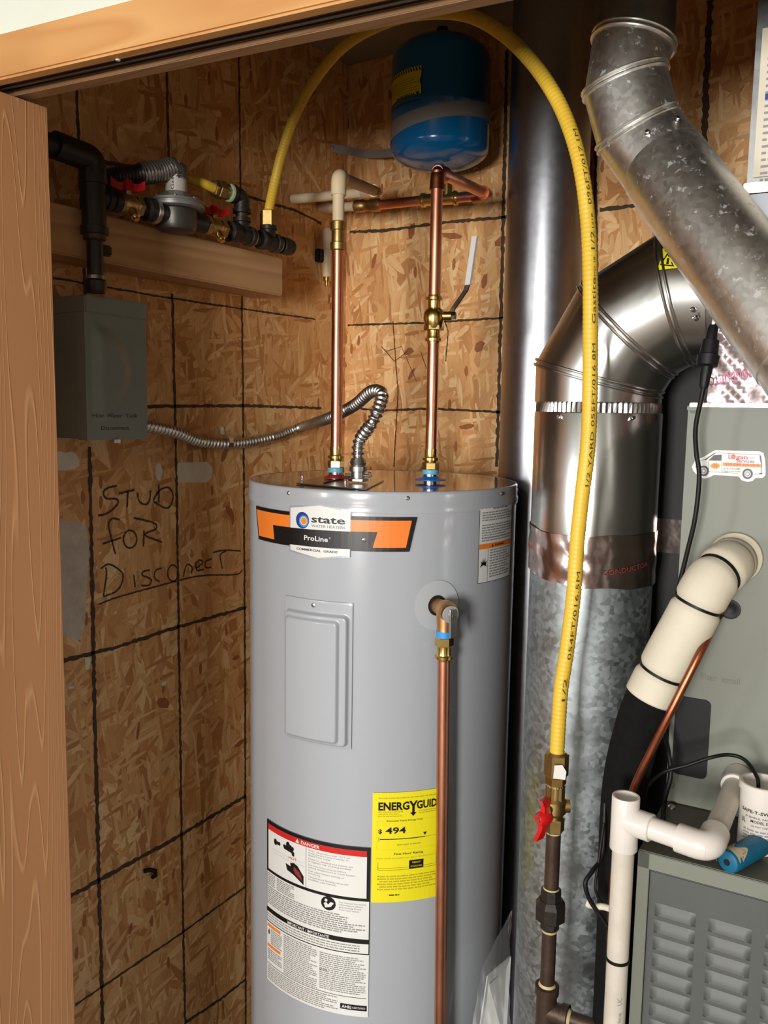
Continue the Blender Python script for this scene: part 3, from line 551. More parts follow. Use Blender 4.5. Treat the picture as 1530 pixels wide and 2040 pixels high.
# relief valve port
ds, dz = TS(871, 1206); pt = MB('disc_grey')
pt.poly(T0, [(ds+.043*math.cos(t*.1309), dz+.045*math.sin(t*.1309)) for t in range(48)], .0003, sub=.006)
pt.use('dark_hole').poly(T0, [(ds+.0175*math.cos(t*.1963), dz+.0185*math.sin(t*.1963)) for t in range(32)], .0006, sub=.006); pt.build('port_ring', wh)
nr = (T0(ds, 0, 1)-T0(ds, 0, 0)); pc = T0(ds, dz, 0)
# pipe axis distance out so it shows at px 887
def tpx(p): q = CR.T @ (np.array(p)-CC); return 765+F*q[0]/q[2]
lo, hi = 0., .12
for _ in range(30):
    mid = (lo+hi)/2
    if tpx(pc+nr*mid) < 886.5: lo = mid
    else: hi = mid
tpo = max(.030, min(.06, lo)); ta = pc+nr*tpo; ta.z = dz-.004
rv = thing('relief_valve', 'bronze temperature relief valve with a steel test lever on the heater side', 'valve', ta)
vb = MB('bronze'); vb.lathe(pc-nr*.003+V((0, 0, 0)), nr, [(0, .013), (tpo-.008, .0135), (tpo, .0165), (tpo+.018, .0175), (tpo+.021, .016)], 28)
vb.lathe(ta, (0, 0, -1), [(0, .015), (.012, .0145), (.030, .0135), (.036, .0135)], 28); vb.build('valve_body', rv)
MB('blue_tape').lathe(ta+V((0, 0, -.0335)), (0, 0, -1), [(0, .0142), (.011, .0142)], 28).build('thread_tape', rv)
e = ta+nr*(.0215); MB('label_silver').lathe(e, nr, [(0, .0152), (.002, .0150), (.0025, .013)], 28).build('cap_plate', rv)
MB('chrome').lathe(e+nr*.002, nr, [(0, .005), (.006, .004), (.012, .002)], 14).build('spindle', rv)
side = nr.cross(V((0, 0, 1))).normalized()
lv = MB('steel')
for sg in (-1, 1): slab(lv, [e+nr*.006+side*sg*.005+V((0, 0, .010)), e+nr*.013+side*sg*.005+V((0, 0, .010)), e+nr*.014+side*sg*.005+V((0, 0, -.038)), e+nr*.009+side*sg*.005+V((0, 0, -.038))], .001)
slab(lv, [e+nr*.013+side*.005+V((0, 0, .010)), e+nr*.013-side*.005+V((0, 0, .010)), e+nr*.014-side*.005+V((0, 0, -.038)), e+nr*.014+side*.005+V((0, 0, -.038))], .001); lv.build('test_lever', rv)
def press(mb, p, d, r, flip=False):
    """press fitting collar profile, length .036"""
    k = r; pr = [(0, k+.0008), (.003, k+.0012), (.004, k+.0048), (.009, k+.0050), (.0105, k+.002), (.014, k+.0012), (.026, k+.0014)]
    if flip: p = V(p)+V(d).normalized()*.026; d = -V(d)
    return mb.lathe(p, d, pr, 28)
def hexn(mb, p, d, r, L): return mb.lathe(p, d, [(0, r*.94), (.0012, r), (L-.0012, r), (L, r*.94)], 6, smooth=False)
ad = MB('brass'); b0 = ta+V((0, 0, -.0445)); hexn(ad, b0, (0, 0, -1), .0165, .016); press(ad, b0+V((0, 0, -.016)), (0, 0, -1), .0111, flip=True); ad.build('brass_adapter', rv)
dp = thing('discharge_pipe', 'long copper discharge pipe running down the front of the water heater', 'pipe', (ta.x, ta.y, .15))
MB('copper').cyl(ta+V((0, 0, -.075)), V((ta.x+.013, ta.y+.008, .15)), .0111, 28).build('copper_tube', dp)

# hot and cold nipples
HOT = V((-.978, 1.332, 0)); COLD = V((-.817, 1.423, 0))
def zat(px, py, xy): r = ray(px, py); return float(1.6+r[2]*(math.hypot(xy[0], xy[1])/math.hypot(r[0], r[1])))
for nm, P0, col in (('hot', HOT, 'collar_red'), ('cold', COLD, 'collar_blue')):
    k = .030 if nm == 'cold' else .024
    m = MB('steel').cyl(P0+V((0, 0, ZT)), P0+V((0, 0, ZT+.030)), .0135, 24); m.use(col).lathe(P0+V((0, 0, ZT)), (0, 0, 1), [(.004, .017), (.005, k), (.007, k), (.010, .017), (.013, .0145)], 36)
    m.use('sleeve_blue').lathe(P0+V((0, 0, ZT+.017)), (0, 0, 1), [(0, .0155), (.008, .0160), (.009, .015)], 28); m.build(nm+'_nipple', wh, {'hot': 'threaded nipple with a red collar', 'cold': 'threaded nipple with a blue collar'}[nm])
# ---- hot riser
zb = ZT+.026
hp = thing('hot_water_pipe', 'left copper riser topped with a cream plastic elbow above the red collar', 'pipe', HOT+V((0, 0, zb)))
m = MB('brass'); hexn(m, HOT+V((0, 0, zb)), (0, 0, 1), .0165, .014); press(m, HOT+V((0, 0, zb+.014)), (0, 0, 1), .0111); m.build('brass_adapter', hp)
zc0 = zat(671, 500, HOT); zc1 = zat(671, 441, HOT); ze = zat(668, 356, HOT)
MB('copper').cyl(HOT+V((0, 0, zb+.03)), HOT+V((0, 0, zc0)), .0111, 28).build('copper_tube', hp)
L = zc1-zc0; m = MB('brass_dull').lathe(HOT+V((0, 0, zc0)), (0, 0, 1), [(0, .0118), (.002, .0145), (L*.27, .0150), (L*.3, .0125), (L*.68, .0125), (L*.7, .0150), (L-.002, .0150), (L, .0125)], 28); m.build('press_coupling', hp)
MB('cpvc').cyl(HOT+V((0, 0, zc1-.003)), HOT+V((0, 0, ze)), .0112, 24).build('plastic_tube', hp)
he = HOT+V((0, 0, ze)); hb = V(PY(748, 381, 1.70))
MB('cpvc').tube(fillet([he-V((0, 0, .030)), he+V((0, 0, .004)), he+V((0, 0, .004))+(hb-he).normalized()*.035], .016, 8), [.0145]*9+[.0135], 24).build('plastic_elbow', hp)
MB('cpvc_dirty').cyl(he+V((0, 0, .003)), hb, .0112, 22).build('plastic_arm', hp)
MB('ring_yellow').lathe(hb-(hb-he).normalized()*.022, hb-he, [(0, .0142), (.002, .0142)], 24).build('yellow_ring', hp)
hl = V(PX(582, 397, XW+.001)); 
MB('cpvc_dirty').tube(fillet([hb-(hb-he).normalized()*.018, hb, hb+(hl-hb).normalized()*.035], .016, 8), .0142, 24).build('plastic_elbow', hp)
MB('cpvc').cyl(hb, hl, .0112, 24).build('wall_tube', hp)
# ---- cold riser with ball valve
cp = thing('cold_water_pipe', 'right copper riser above the blue collar, bending back under the blue tank', 'pipe', COLD+V((0, 0, zb)))
m = MB('brass'); hexn(m, COLD+V((0, 0, zb)), (0, 0, 1), .0165, .014); press(m, COLD+V((0, 0, zb+.014)), (0, 0, 1), .0111); m.build('brass_adapter', cp)
zv0 = zat(861, 684, COLD); zv1 = zat(863, 588, COLD); zt = zat(878, 341, COLD)
MB('copper').cyl(COLD+V((0, 0, zb+.03)), COLD+V((0, 0, zv0+.006)), .0111, 28).build('copper_tube', cp)
MB('copper').cyl(COLD+V((0, 0, zv1-.006)), COLD+V((0, 0, zt)), .0111, 28).build('copper_tube', cp)
bv = thing('ball_valve', 'brass ball valve with a long steel lever on the cold riser', 'valve', COLD+V((0, 0, zv0)))
m = MB('brass'); Lv = zv1-zv0; press(m, COLD+V((0, 0, zv0)), (0, 0, 1), .0111); press(m, COLD+V((0, 0, zv1-.026)), (0, 0, 1), .0111, True)
m.lathe(COLD+V((0, 0, zv0+.024)), (0, 0, 1), [(0, .013), (.004, .017), (Lv*.26, .0205), (Lv*.36, .0195), (Lv*.42, .0165), (Lv-.05, .0145), (Lv-.048, .012)], 28); hexn(m, COLD+V((0, 0, zv0+.024)), (0, 0, 1), .019, .010); hexn(m, COLD+V((0, 0, zv1-.036)), (0, 0, 1), .0165, .009); m.build('valve_body', bv)
zs = zat(880, 630, COLD); rt = V((.838, .546, 0)); sd = (rt*.8+V((.546, -.838, 0))*.25).normalized()
st = MB('brass').cyl(COLD+V((0, 0, zs)), COLD+sd*.034+V((0, 0, zs)), .0085, 18); st.use('chrome'); hexn(st, COLD+sd*.034+V((0, 0, zs)), sd, .0080, .008); st.build('stem', bv)
hpts = [COLD+sd*.034+V((0, 0, zs)), COLD+sd*.036+V((0, 0, zs+.012)), COLD+sd*.060+V((0, 0, zs+.046)), COLD+sd*.064+V((0, 0, zs+.060)), COLD+sd*.075+V((0, 0, zs+.140))]
def bar(mb, pts, wv, th):
    """flat bar along pts; wv = width vector, th = thickness"""
    rs = []
    for i, p in enumerate(pts):
        t = (pts[min(i+1, len(pts)-1)]-pts[max(i-1, 0)]).normalized(); w_ = wv; n_ = t.cross(w_).normalized()*th/2; rs.append([p+w_/2+n_, p-w_/2+n_, p-w_/2-n_, p+w_/2-n_])
    return mb.rings(rs, True, False)
fr_ = sd.cross(V((0, 0, 1))).normalized()
wvl = (fr_*.6+V((.838, .546, 0))*.8).normalized(); lo_ = bar(MB('zinc'), hpts, wvl*.0105, .0030).build('lever', bv)
bar(MB('sleeve_grey'), [hpts[3]+V((0, 0, -.004)), hpts[4]+V((0, 0, .004))], wvl*.0115, .0055).build('lever_sleeve', lo_)
ce = COLD+V((0, 0, zt)); YB = 1.73; cb_ = V(PY(972, 388, YB)); 
dcb = (cb_-ce).normalized()
MB('copper_dark').tube(fillet([ce-V((0, 0, .034)), ce, ce+dcb*.036], .018, 8), [.0145]+[.0132]*8+[.0145], 24).build('copper_elbow', cp)
MB('copper').cyl(ce, cb_, .0111, 24).build('copper_tube', cp)
pl = [V(PY(px, py, YB)) for px, py in [(910, 394), (842, 399), (757, 408), (708, 411)]]
wl2 = V(PX(641, 414, XW+.001))
dl = (pl[0]-cb_).normalized()
MB('copper_dark').tube(fillet([cb_-dcb*.036, cb_, cb_+dl*.036], .018, 8), [.0145]+[.0132]*8+[.0145], 24).build('copper_elbow', cp)
MB('copper').cyl(cb_, pl[0], .0111, 22).build('copper_tube', cp)
m = MB('brass'); press(m, pl[0]-dl*.004, dl, .0111); press(m, pl[1]-dl*.022, dl, .0111, True); m.cyl(pl[0], pl[1], .0135, 22); tc_ = pl[0].lerp(pl[1], .28); m.cyl(tc_, tc_+V((0, 0, .030)), .0125, 22); m.build('brass_tee', cp)
MB('copper').cyl(pl[1], pl[2], .0111, 22).build('copper_tube', cp)
d2 = (pl[3]-pl[2]).normalized(); Lc = (pl[3]-pl[2]).length
MB('brass_dull').lathe(pl[2], d2, [(0, .012), (.002, .0150), (Lc*.35, .0150), (Lc*.4, .0128), (Lc*.62, .0128), (Lc*.66, .0150), (Lc-.002, .0148), (Lc, .012)], 26).build('press_coupling', cp)
MB('cpvc').cyl(pl[3], wl2, .0112, 22).build('plastic_tube', cp)
MB('cpvc_dirty').lathe(wl2, pl[3]-wl2, [(0, .0140), (.045, .0142), (.047, .013)], 24).build('plastic_socket', cp)

# ================================================================== EXPANSION TANK
EX, EY, ER = -.984, 1.722, .11
zb_ = 2.138; zt_ = 2.428
et = thing('expansion_tank', 'blue steel expansion tank strapped up in the corner above the copper pipes', 'tank', (EX, EY, zb_))
pr = []
for i in range(9):
    a = i/8*math.pi/2; pr.append((.004+.042*(1-math.cos(a)), max(.004, ER*(1-(1-math.sin(a))**1.0)*1.0)))
pr += [(.12, ER), (.122, ER+.0012), (.130, ER+.0012), (.132, ER)]
for i in range(9):
    a = i/8*math.pi/2; pr.append((zt_-zb_-.06+.052*math.sin(a), ER*math.cos(a) if i < 8 else .004))
MB('blue_paint').lathe((EX, EY, zb_), (0, 0, 1), pr, 72).build('tank_shell', et)
MB('rubber').lathe((EX, EY, zt_-.012), (0, 0, 1), [(0, .022), (.012, .022), (.018, .014), (.026, .012)], 24).build('valve_cap', et)
m = MB('zinc').cyl((EX, EY, zb_-.012), (EX, EY, zb_+.01), .010, 18); m.use('blue_plastic').lathe((EX, EY, zb_-.010), (0, 0, 1), [(0, .0125), (.008, .0125)], 18); m.build('nipple', et)
ETH = math.atan2(-EY, -EX)
em = lambda s, z, off=0: V((EX+(ER+off)*math.cos(ETH+s/ER), EY+(ER+off)*math.sin(ETH+s/ER), z))
def ES(px, py, rr=ER):
    r = ray(px, py); a = r[0]**2+r[1]**2; b = -2*(EX*r[0]+EY*r[1]); c = EX*EX+EY*EY-rr*rr; t = (-b-math.sqrt(max(0, b*b-4*a*c)))/(2*a); p = CC+t*r
    return ((math.atan2(p[1]-EY, p[0]-EX)-ETH)*ER, p[2])
sR, zR1 = ES(840, 130); _, zR0 = ES(840, 196); sL = -.150
lbm = MB('label_yellow').rect(em, sL, sR, zR0, zR1, .0005, 16); lbm.use('label_black').rect(em, sR, sR+.002, zR0-.001, zR1, .0006).rect(em, sL, sR, zR0-.002, zR0, .0006, 16)
for i in range(16): lbm.poly(em, [(sR-.004-.007*i, zR1-.001), (sR-.0075-.007*i, zR1-.001), (sR-.0045-.007*i, zR1-.009), (sR-.001-.007*i, zR1-.009)], .0009)
lbm.text('WARNING', em, sR-.014, zR0+.0150, .0080, .0009, wd=.060, rot=math.pi, bold=.02).poly(em, [(sR-.004, zR0+.015), (sR-.012, zR0+.015), (sR-.008, zR0+.006)], .0009)
lbm.poly(em, [(sR, zR0+.028), (sR, zR0+.046), (sR-.003, zR0+.040), (sR-.003, zR0+.034)], .0009)
lbm.use('yel_fine').fine(em, sL, sR-.006, [zR0+.020+.005*i for i in range(6)], .0018, .0009, seed=31); lbm.build('warning_label', et)
sp = thing('pipe_strap', 'grey metal strap wrapped round the blue expansion tank and nailed to the wall', 'strap', (EX-.11, EY, 2.2))
A0, zA = ES(779, 262); A1, zA1 = ES(868, 228); A2, zA2 = ES(969, 228)
def stz(s): 
    t = (s-(-.172))/(.344); return zA-.01+(zA2-zA+.018)*sst(0, 1, t*.9+.05)
st = MB('strap_grey')
def stf(u, v):
    s = -.20+.40*u; return em(s, stz(s)+(v-.5)*(.030+.35*s*s), .0012)
st.grid(stf, 60, 1); st.build('front_band', sp)
q = [V(PX(661, 294, XW+.004)), V(PY(700, 302, 1.84)), V(PY(745, 307, 1.83)), V(PY(786, 303, 1.80))]
bar(MB('strap_grey'), spline(q, 6), V((0, 0, .020)), .0012).build('tail_band', sp)
MB('zinc').lathe(q[0]+V((.001, 0, 0)), (1, 0, 0), [(0, .004), (.003, .003)], 10).build('nail', sp)

# capped plastic stub on the left wall behind the hot riser
cs_ = thing('capped_stub', 'cream plastic stub pipe with a brass end clipped behind the hot riser', 'pipe', PX(650, 560, XW+.02))
a = V(PX(652, 452, XW+.018)); b = V(PX(651, 552, XW+.018)); b = V((a.x, a.y, b.z))
MB('cpvc').lathe(a, (0, 0, -1), [(0, .004), (.004, .010), (.010, .0130), (a.z-b.z-.07, .0130), (a.z-b.z-.069, .0112), (a.z-b.z, .0112)], 22).build('plastic_tube', cs_)
MB('brass').lathe(b, (0, 0, -1), [(-.003, .010), (.010, .0100), (.011, .006), (.022, .006), (.023, .004)], 18).build('brass_end', cs_)
c = V(PX(641, 515, XW+.002)); k = MB('black_plastic').box((XW, c.y-.028, c.z-.012), (XW+.016, c.y-.004, c.z+.020), .002); k.build('wall_clip', cs_)

# ================================================================== CONDUIT + DISCONNECT BOX
yA = PX(168, 600, -1.24)[1]; yB = PX(293, 700, -1.24)[1]; zA_, zB_ = 1.540, 1.790
bx = thing('disconnect_box', 'grey metal electrical disconnect box on the left wall below the lumber block', 'electrical box', (XW, (yA+yB)/2, zA_))
m = MB('box_grey').box((XW, yA+.002, zA_+.002), (-1.262, yB-.002, zB_-.002), .002); m.build('enclosure', bx)
m = MB('box_grey').box((XW+.02, yA, zB_-.030), (-1.238, yB, zB_), .002); m.build('hood', bx)
mx_ = lambda a, b, off=0: cov((a-yA)/(yB-yA), (b-zA_)/(zB_-.028-zA_))+V((off, 0, 0))
def cov(u, v):
    y = yA+(yB-yA)*u; z = zA_+(zB_-.028-zA_)*v; yc = yA+.035
    e_ = ((y-(yA+.015))/.075)**2+((z-(zA_+.118))/.078)**2
    o = .010*sst(1.35, .55, e_)*sst(yA+.012, yA+.03, y)
    return V((-1.242+o, y, z))
m = MB('box_grey').grid(cov, 60, 90); m.box((-1.268, yA, zA_), (-1.2425, yB, zB_-.028), .001); cv_ = m.build('cover', bx, sharp=60)
m = MB('box_ink').text('Hot  Water  Tank', mx_, yA+.012, zA_+.040, .0075, .0008, wd=.100).text('Disconnect', mx_, yA+.030, zA_+.018, .0075, .0008, wd=.062); m.build('handwriting', cv_)
MB('zinc').box((-1.245, yA+.055, zA_-.006), (-1.238, yA+.070, zA_+.001), .001).build('latch_tab', bx)
fc = thing('flexible_conduit', 'ribbed steel flexible conduit looping from the grey box to the heater top', 'conduit', (XW, 1.4, 1.5))
xw = XW+.016
cpx = [V((XW+.045, yB+.018, PX(310, 843, -1.3)[2])), V(PX(345, 860, -1.325)), V(PX(400, 880, xw)), V(PX(470, 884, xw)), V(PX(540, 872, xw)), V(PX(600, 851, -1.325)), V(D(655, 833, 1.82)), V(D(705, 808, 1.70)), V(D(738, 781, 1.62)), V(D(757, 781, 1.585)), V(D(760, 796, 1.565)), V(D(742, 840, 1.545)), V(D(724, 885, 1.53)), V(D(716, 918, 1.525))]
base_ = V(PZ(713, 962, ZT+.003)); top_ = V((base_.x, base_.y, zat(713, 922, base_))); cpx[-1] = top_; cpx[-2] = top_+V((0, 0, .036))+(cpx[-3]-cpx[-2]).normalized()*.004
pth = resample(spline(cpx, 14), .0012)
rad = [.0092+.0034*max(0, math.sin(i*.0012/.0104*2*math.pi))**.7 for i in range(len(pth))]
MB('zinc').tube(pth, rad, 16).build('ribbed_tube', fc, sharp=180)
cc_ = cpx[0]
MB('zinc').lathe(V((cc_.x, yB-.001, cc_.z+.004)), (0, 1, -.2), [(0, .017), (.006, .017), (.007, .0145), (.024, .0145), (.025, .012)], 20).build('box_connector', fc)
m = MB('zinc'); hexn(m, base_+V((0, 0, .003)), (0, 0, 1), .0190, .006); m.lathe(base_+V((0, 0, .009)), (0, 0, 1), [(0, .013), (.012, .0135), (.013, .0165), (.022, .0170), (.024, .0140), (top_.z-base_.z-.014, .0140), (top_.z-base_.z-.008, .0160), (top_.z-base_.z, .0125)], 22)
m.use('chrome').cyl(base_+V((-.024, -.008, .014)), base_+V((.026, .006, .014)), .003, 10); m.build('lid_connector', fc)
c = V(PX(452, 880, xw)); m = MB('zinc'); ring = [c+V((.0145*math.cos(t), 0, .0145*math.sin(t))) for t in [math.pi*(-.5+i/10) for i in range(11)]]
bar(m, [V((XW+.002, c.y-.004, c.z+.034)), V((XW+.003, c.y, c.z+.016)), c+V((.004, 0, .0150)), c+V((.0130, 0, .008)), c+V((.0150, 0, -.002)), c+V((.011, 0, -.011)), c+V((0, 0, -.0150))], V((0, .014, 0)), .0014)
m.use('chrome').lathe(V((XW+.002, c.y-.004, c.z+.028)), (1, 0, 0), [(0, .0035), (.003, .0028)], 12); m.build('conduit_clamp', fc)

# ================================================================== LUMBER BLOCK + GAS MANIFOLD
XB = -1.275
zb0 = PX(563, 590, XB)[2]; zb1 = PX(563, 515, XB)[2]; yE = PX(564, 550, XB)[1]
lbk = MB('lumber').box((XW, .72, zb0), (XB, yE, zb1), .003); tag(lbk.build('lumber_block'), 'rough lumber block fixed to the left wall under the gas manifold', 'block')
XM = -1.235; ZM = 1.957
def MY(px, py=450): return float(PX(px, py, XM)[1])
def MZ(px, py): return float(PX(px, py, XM)[2])
def MP(px, py=None): return V((XM, MY(px), ZM)) if py is None else V((XM, MY(px, py), MZ(px, py)))
gm = thing('gas_manifold', 'black iron gas manifold of tees and nipples along the lumber block', 'pipe', (XM, .9, 1.79))
I = 'black_iron'; yt = MY(187, 420)
def band(mb, p, d, r, L, b=.003): return mb.lathe(p, d, [(0, r), (.001, r+b), (L-.001, r+b), (L, r)], 26)
m = MB(I); zt1 = MZ(187, 352); zt0 = MZ(187, 468); P = V((XM, yt, 0))
m.cyl(P+V((0, 0, zt0)), P+V((0, 0, zt1)), .0205, 28); band(m, P+V((0, 0, zt0)), (0, 0, 1), .0205, .014); band(m, P+V((0, 0, zt1-.014)), (0, 0, 1), .0205, .014)
m.cyl(V((XM, yt, ZM)), V((XM, MY(212, 425), ZM)), .0185, 26); band(m, V((XM, MY(207, 425), ZM)), (0, 1, 0), .0185, .012); m.build('iron_tee', gm)
ze_ = MZ(187, 318); e1 = V((XM, yt, ze_)); m = MB(I).tube(fillet([P+V((0, 0, zt1-.004)), e1, V((XM, yt-.075, ze_+.004))], .030, 10), .0225, 26); m.build('iron_elbow', gm)
MB(I).cyl(V((XM, yt-.07, ze_+.004)), V((XM, .62, ze_+.004)), .0167, 22).build('supply_pipe', gm)
m = MB('brown_iron').lathe(P+V((0, 0, zt0+.002)), (0, 0, -1), [(0, .0195), (.010, .019), (.012, .015)], 24); m.build('bushing', gm)
zc_ = MZ(194, 562); m = MB(I).cyl(P+V((0, 0, zt0)), P+V((0, 0, zc_)), .0140, 24); m.box((XM-.004, yt, zt0-.032), (XM+.010, yt+.030, zt0-.014), .003); m.build('drip_pipe', gm)
zc2 = max(1.793, MZ(195, 592)); m = MB(I).lathe(P+V((0, 0, zc_+.004)), (0, 0, -1), [(0, .016), (.003, .0185), (zc_-zc2-.004, .0185), (zc_-zc2+.003, .015)], 24); m.use('zinc').lathe(P+V((0, 0, zc_+.010)), (0, 0, -1), [(0, .015), (.006, .0165)], 22); m.build('drip_cap', gm)
def hz(mb, a, b, r, m=None):
    if m: mb.use(m)
    return mb.cyl(V((XM, MY(a), ZM)), V((XM, MY(b), ZM)), r, 26)
m = MB(I); hz(m, 215, 590 if False else 300, .0135); m.build('iron_nipple', gm)
def hub(px, r, L=.016): 
    mb = MB(I); band(mb, V((XM, MY(px), ZM)), (0, 1, 0), r, L); return mb
hub(222, .0165).build('iron_collar', gm); hub(290, .0180, .020).build('iron_collar', gm)
def handle(root, c, up, ax, s=1):
    """butterfly handle: hub on axis up, wings along ax"""
    c = V(c); up = V(up).normalized(); ax = V(ax).normalized(); sd_ = up.cross(ax)
    m = MB('red_plastic').lathe(c, up, [(0, .0085*s), (.002*s, .0105*s), (.014*s, .0105*s), (.020*s, .007*s)], 20)
    for g in (-1, 1):
        w0 = [c+ax*g*.004*s+up*.000*s, c+ax*g*.018*s+up*.001*s, c+ax*g*.030*s+up*.006*s]
        rs = []
        for p, hh, tt in zip(w0, (.014*s, .013*s, .016*s), (.010*s, .006*s, .006*s)): rs.append([p+sd_*tt/2, p-sd_*tt/2, p-sd_*tt/2+up*hh, p+sd_*tt/2+up*hh])
        m.rings(rs, True, False)
    m.use('chrome').lathe(c+up*.019*s, up, [(0, .004*s), (.003*s, .003*s)], 12); return m
def gasvalve(px, label, ang):
    y = MY(px); vt = thing('gas_valve', label, 'valve', (XM, y, ZM)); m = MB('brass_dull'); L = .052
    m.lathe(V((XM, y-L/2, ZM)), (0, 1, 0), [(0, .0155), (.010, .0155), (.012, .0135), (.018, .017), (.034, .017), (.040, .0135), (.042, .0155), (L, .0155)], 24); hexn(m, V((XM, y-L/2-.001, ZM)), (0, 1, 0), .0185, .012); hexn(m, V((XM, y+L/2-.011, ZM)), (0, 1, 0), .0185, .012)
    m.cyl(V((XM, y, ZM)), V((XM, y, ZM+.028)), .007, 16); m.build('valve_body', vt)
    MB('brass').lathe(V((XM+.012, y, ZM-.012)), (.5, 0, -.85), [(0, .0085), (.014, .0085), (.015, .005), (.020, .005)], 14).build('test_plug', vt)
    handle(vt, (XM, y, ZM+.022), (0, 0, 1), (math.sin(ang), math.cos(ang), 0)).build('handle', vt); return vt
gasvalve(256, 'brass gas valve with a red handle near the left end of the manifold', .5)
gasvalve(427, 'brass gas valve with a red handle between the regulator and iron tees', .35)
hub(455, .0180, .018).build('iron_collar', gm)
hz(MB(I), 380, 560, .0135).build('iron_nipple', gm)
for px, top in ((482, 'elbow'), (535, 'nut')):
    y = MY(px); m = MB(I).cyl(V((XM, y-.026, ZM)), V((XM, y+.026, ZM)), .0175, 26); band(m, V((XM, y-.028, ZM)), (0, 1, 0), .0175, .012); band(m, V((XM, y+.016, ZM)), (0, 1, 0), .0175, .012)
    m.cyl(V((XM, y, ZM)), V((XM, y, ZM+.032)), .0155, 24); band(m, V((XM, y, ZM+.024)), (0, 0, 1), .0155, .010); m.use('zinc').lathe(V((XM, y+.029, ZM)), (0, 1, 0), [(0, .0185), (.002, .0185)], 24); m.build('iron_tee', gm)
yq = MY(566); m = MB(I).lathe(V((XM, yq-.012, ZM)), (0, 1, 0), [(0, .0165), (.002, .0185), (.022, .0190), (.024, .017), (.034, .017), (.036, .0150)], 26); m.build('iron_cap', gm)
# branch elbow + small csst
y1 = MY(482); zE = MZ(482, 392); m = MB('brown_iron').cyl(V((XM, y1, ZM+.03)), V((XM, y1, zE-.012)), .0120, 22); m.build('branch_nipple', gm)
e1 = V((XM, y1, zE)); dE = V((-.10, -1, .03)).normalized(); m = MB(I).tube(fillet([e1-V((0, 0, .030)), e1, e1+dE*.030], .018, 8), .0165, 24); band(m, e1-V((0, 0, .034)), (0, 0, 1), .0165, .010, .0025); band(m, e1+dE*.022, dE, .0165, .010, .0025); m.use('dope_green').lathe(e1+dE*.031, dE, [(0, .0185), (.004, .0175)], 24); m.build('branch_elbow', gm)
sc_ = thing('small_gas_hose', 'short yellow gas hose with a brass nut behind the regulator', 'hose', e1)
m = MB('brass_dull'); m.cyl(e1+dE*.034, e1+dE*.050, .0120, 18); hexn(m, e1+dE*.048, dE, .0185, .018); hexn(m, e1+dE*.068, dE, .0165, .008); m.build('nut', sc_)
p0 = e1+dE*.072; pe = V((XM-.06, p0.y-.10, p0.z+.006)); MB('csst_yellow').tube(spline([p0, p0+dE*.03+V((0, 0, .002)), p0+dE*.065+V((-.012, 0, .006)), pe], 8), .0098, 18).build('hose_body', sc_)
# regulator
yr = MY(352); rg = thing('gas_regulator', 'silver gas regulator with round flange between the two red-handled valves', 'regulator', (XM, yr, 1.92))
c = V((XM, yr, 0))
m = MB('flex_dark').lathe(c+V((0, 0, 1.928)), (0, 0, 1), [(0, .020), (.004, .034), (.012, .038), (.040, .038), (.043, .044)], 36); m.cyl(V((XM, MY(303), ZM)), V((XM, MY(404), ZM)), .0195, 26)
m.use('zinc'); band(m, V((XM, MY(303), ZM)), (0, 1, 0), .0195, .010); m.build('body', rg)
m = MB('reg_grey').lathe(c+V((0, 0, 1.970)), (0, 0, 1), [(0, .046), (.002, .053), (.007, .053), (.008, .051), (.010, .051), (.011, .053), (.015, .0525), (.018, .046), (.024, .036), (.030, .024), (.032, .0205)], 48); fl = m.build('flange', rg)
for k in range(8):
    a = k*math.pi/4; MB('zinc').lathe(c+V((.0475*math.cos(a), .0475*math.sin(a), 1.985)), (0, 0, 1), [(0, .0035), (.003, .0035)], 8).build('bolt', fl)
zt2 = MZ(352, 352); m = MB('reg_label').lathe(c+V((0, 0, 2.000)), (0, 0, 1), [(0, .0200), (zt2-2.0, .0195)], 32); rc = m.build('tower', rg)
rth = math.atan2(-yr, -XM); rmp = lambda s, z, off=0: V((XM+(.0200+off)*math.cos(rth+s/.02), yr+(.0200+off)*math.sin(rth+s/.02), z))
m = MB('label_black').text('Gastite', rmp, -.004, 2.003, .0065, .0004, wd=.042, rot=math.pi/2).text('300', rmp, .004, 2.032, .005, .0004, wd=.014, bold=.02).text('BTU', rmp, .004, 2.024, .005, .0004, wd=.014, bold=.02); m.build('lettering', rc)
vh = thing('vent_hose', 'dark ribbed vent hose taped in silver onto the regulator top', 'hose', c+V((0, 0, zt2)))
p = [V((XM, yr+.018, zt2+.006)), V((XM, yr, zt2+.018)), V((XM-.005, yr-.03, MZ(335, 342))), V((XM-.012, yr-.08, MZ(290, 347))), V((XM-.03, yr-.13, MZ(245, 352))), V((XM-.045, yr-.160, MZ(212, 356)))]
q = resample(spline(p[1:], 10), .0014); MB('flex_dark').tube(q, [.0165+.0014*math.sin(i*.0014/.0055*6.28) for i in range(len(q))], 18).build('ribbed_tube', vh)
m = MB('tape_silver'); q2 = q[:60]; m.tube([V((XM, yr+.002, zt2-.004)), V((XM, yr+.001, zt2+.012))]+q2[8:], [.0215, .0205]+[.0195+.0010*math.sin(i*1.3) for i in range(len(q2)-8)], 14); m.build('tape_wrap', vh)

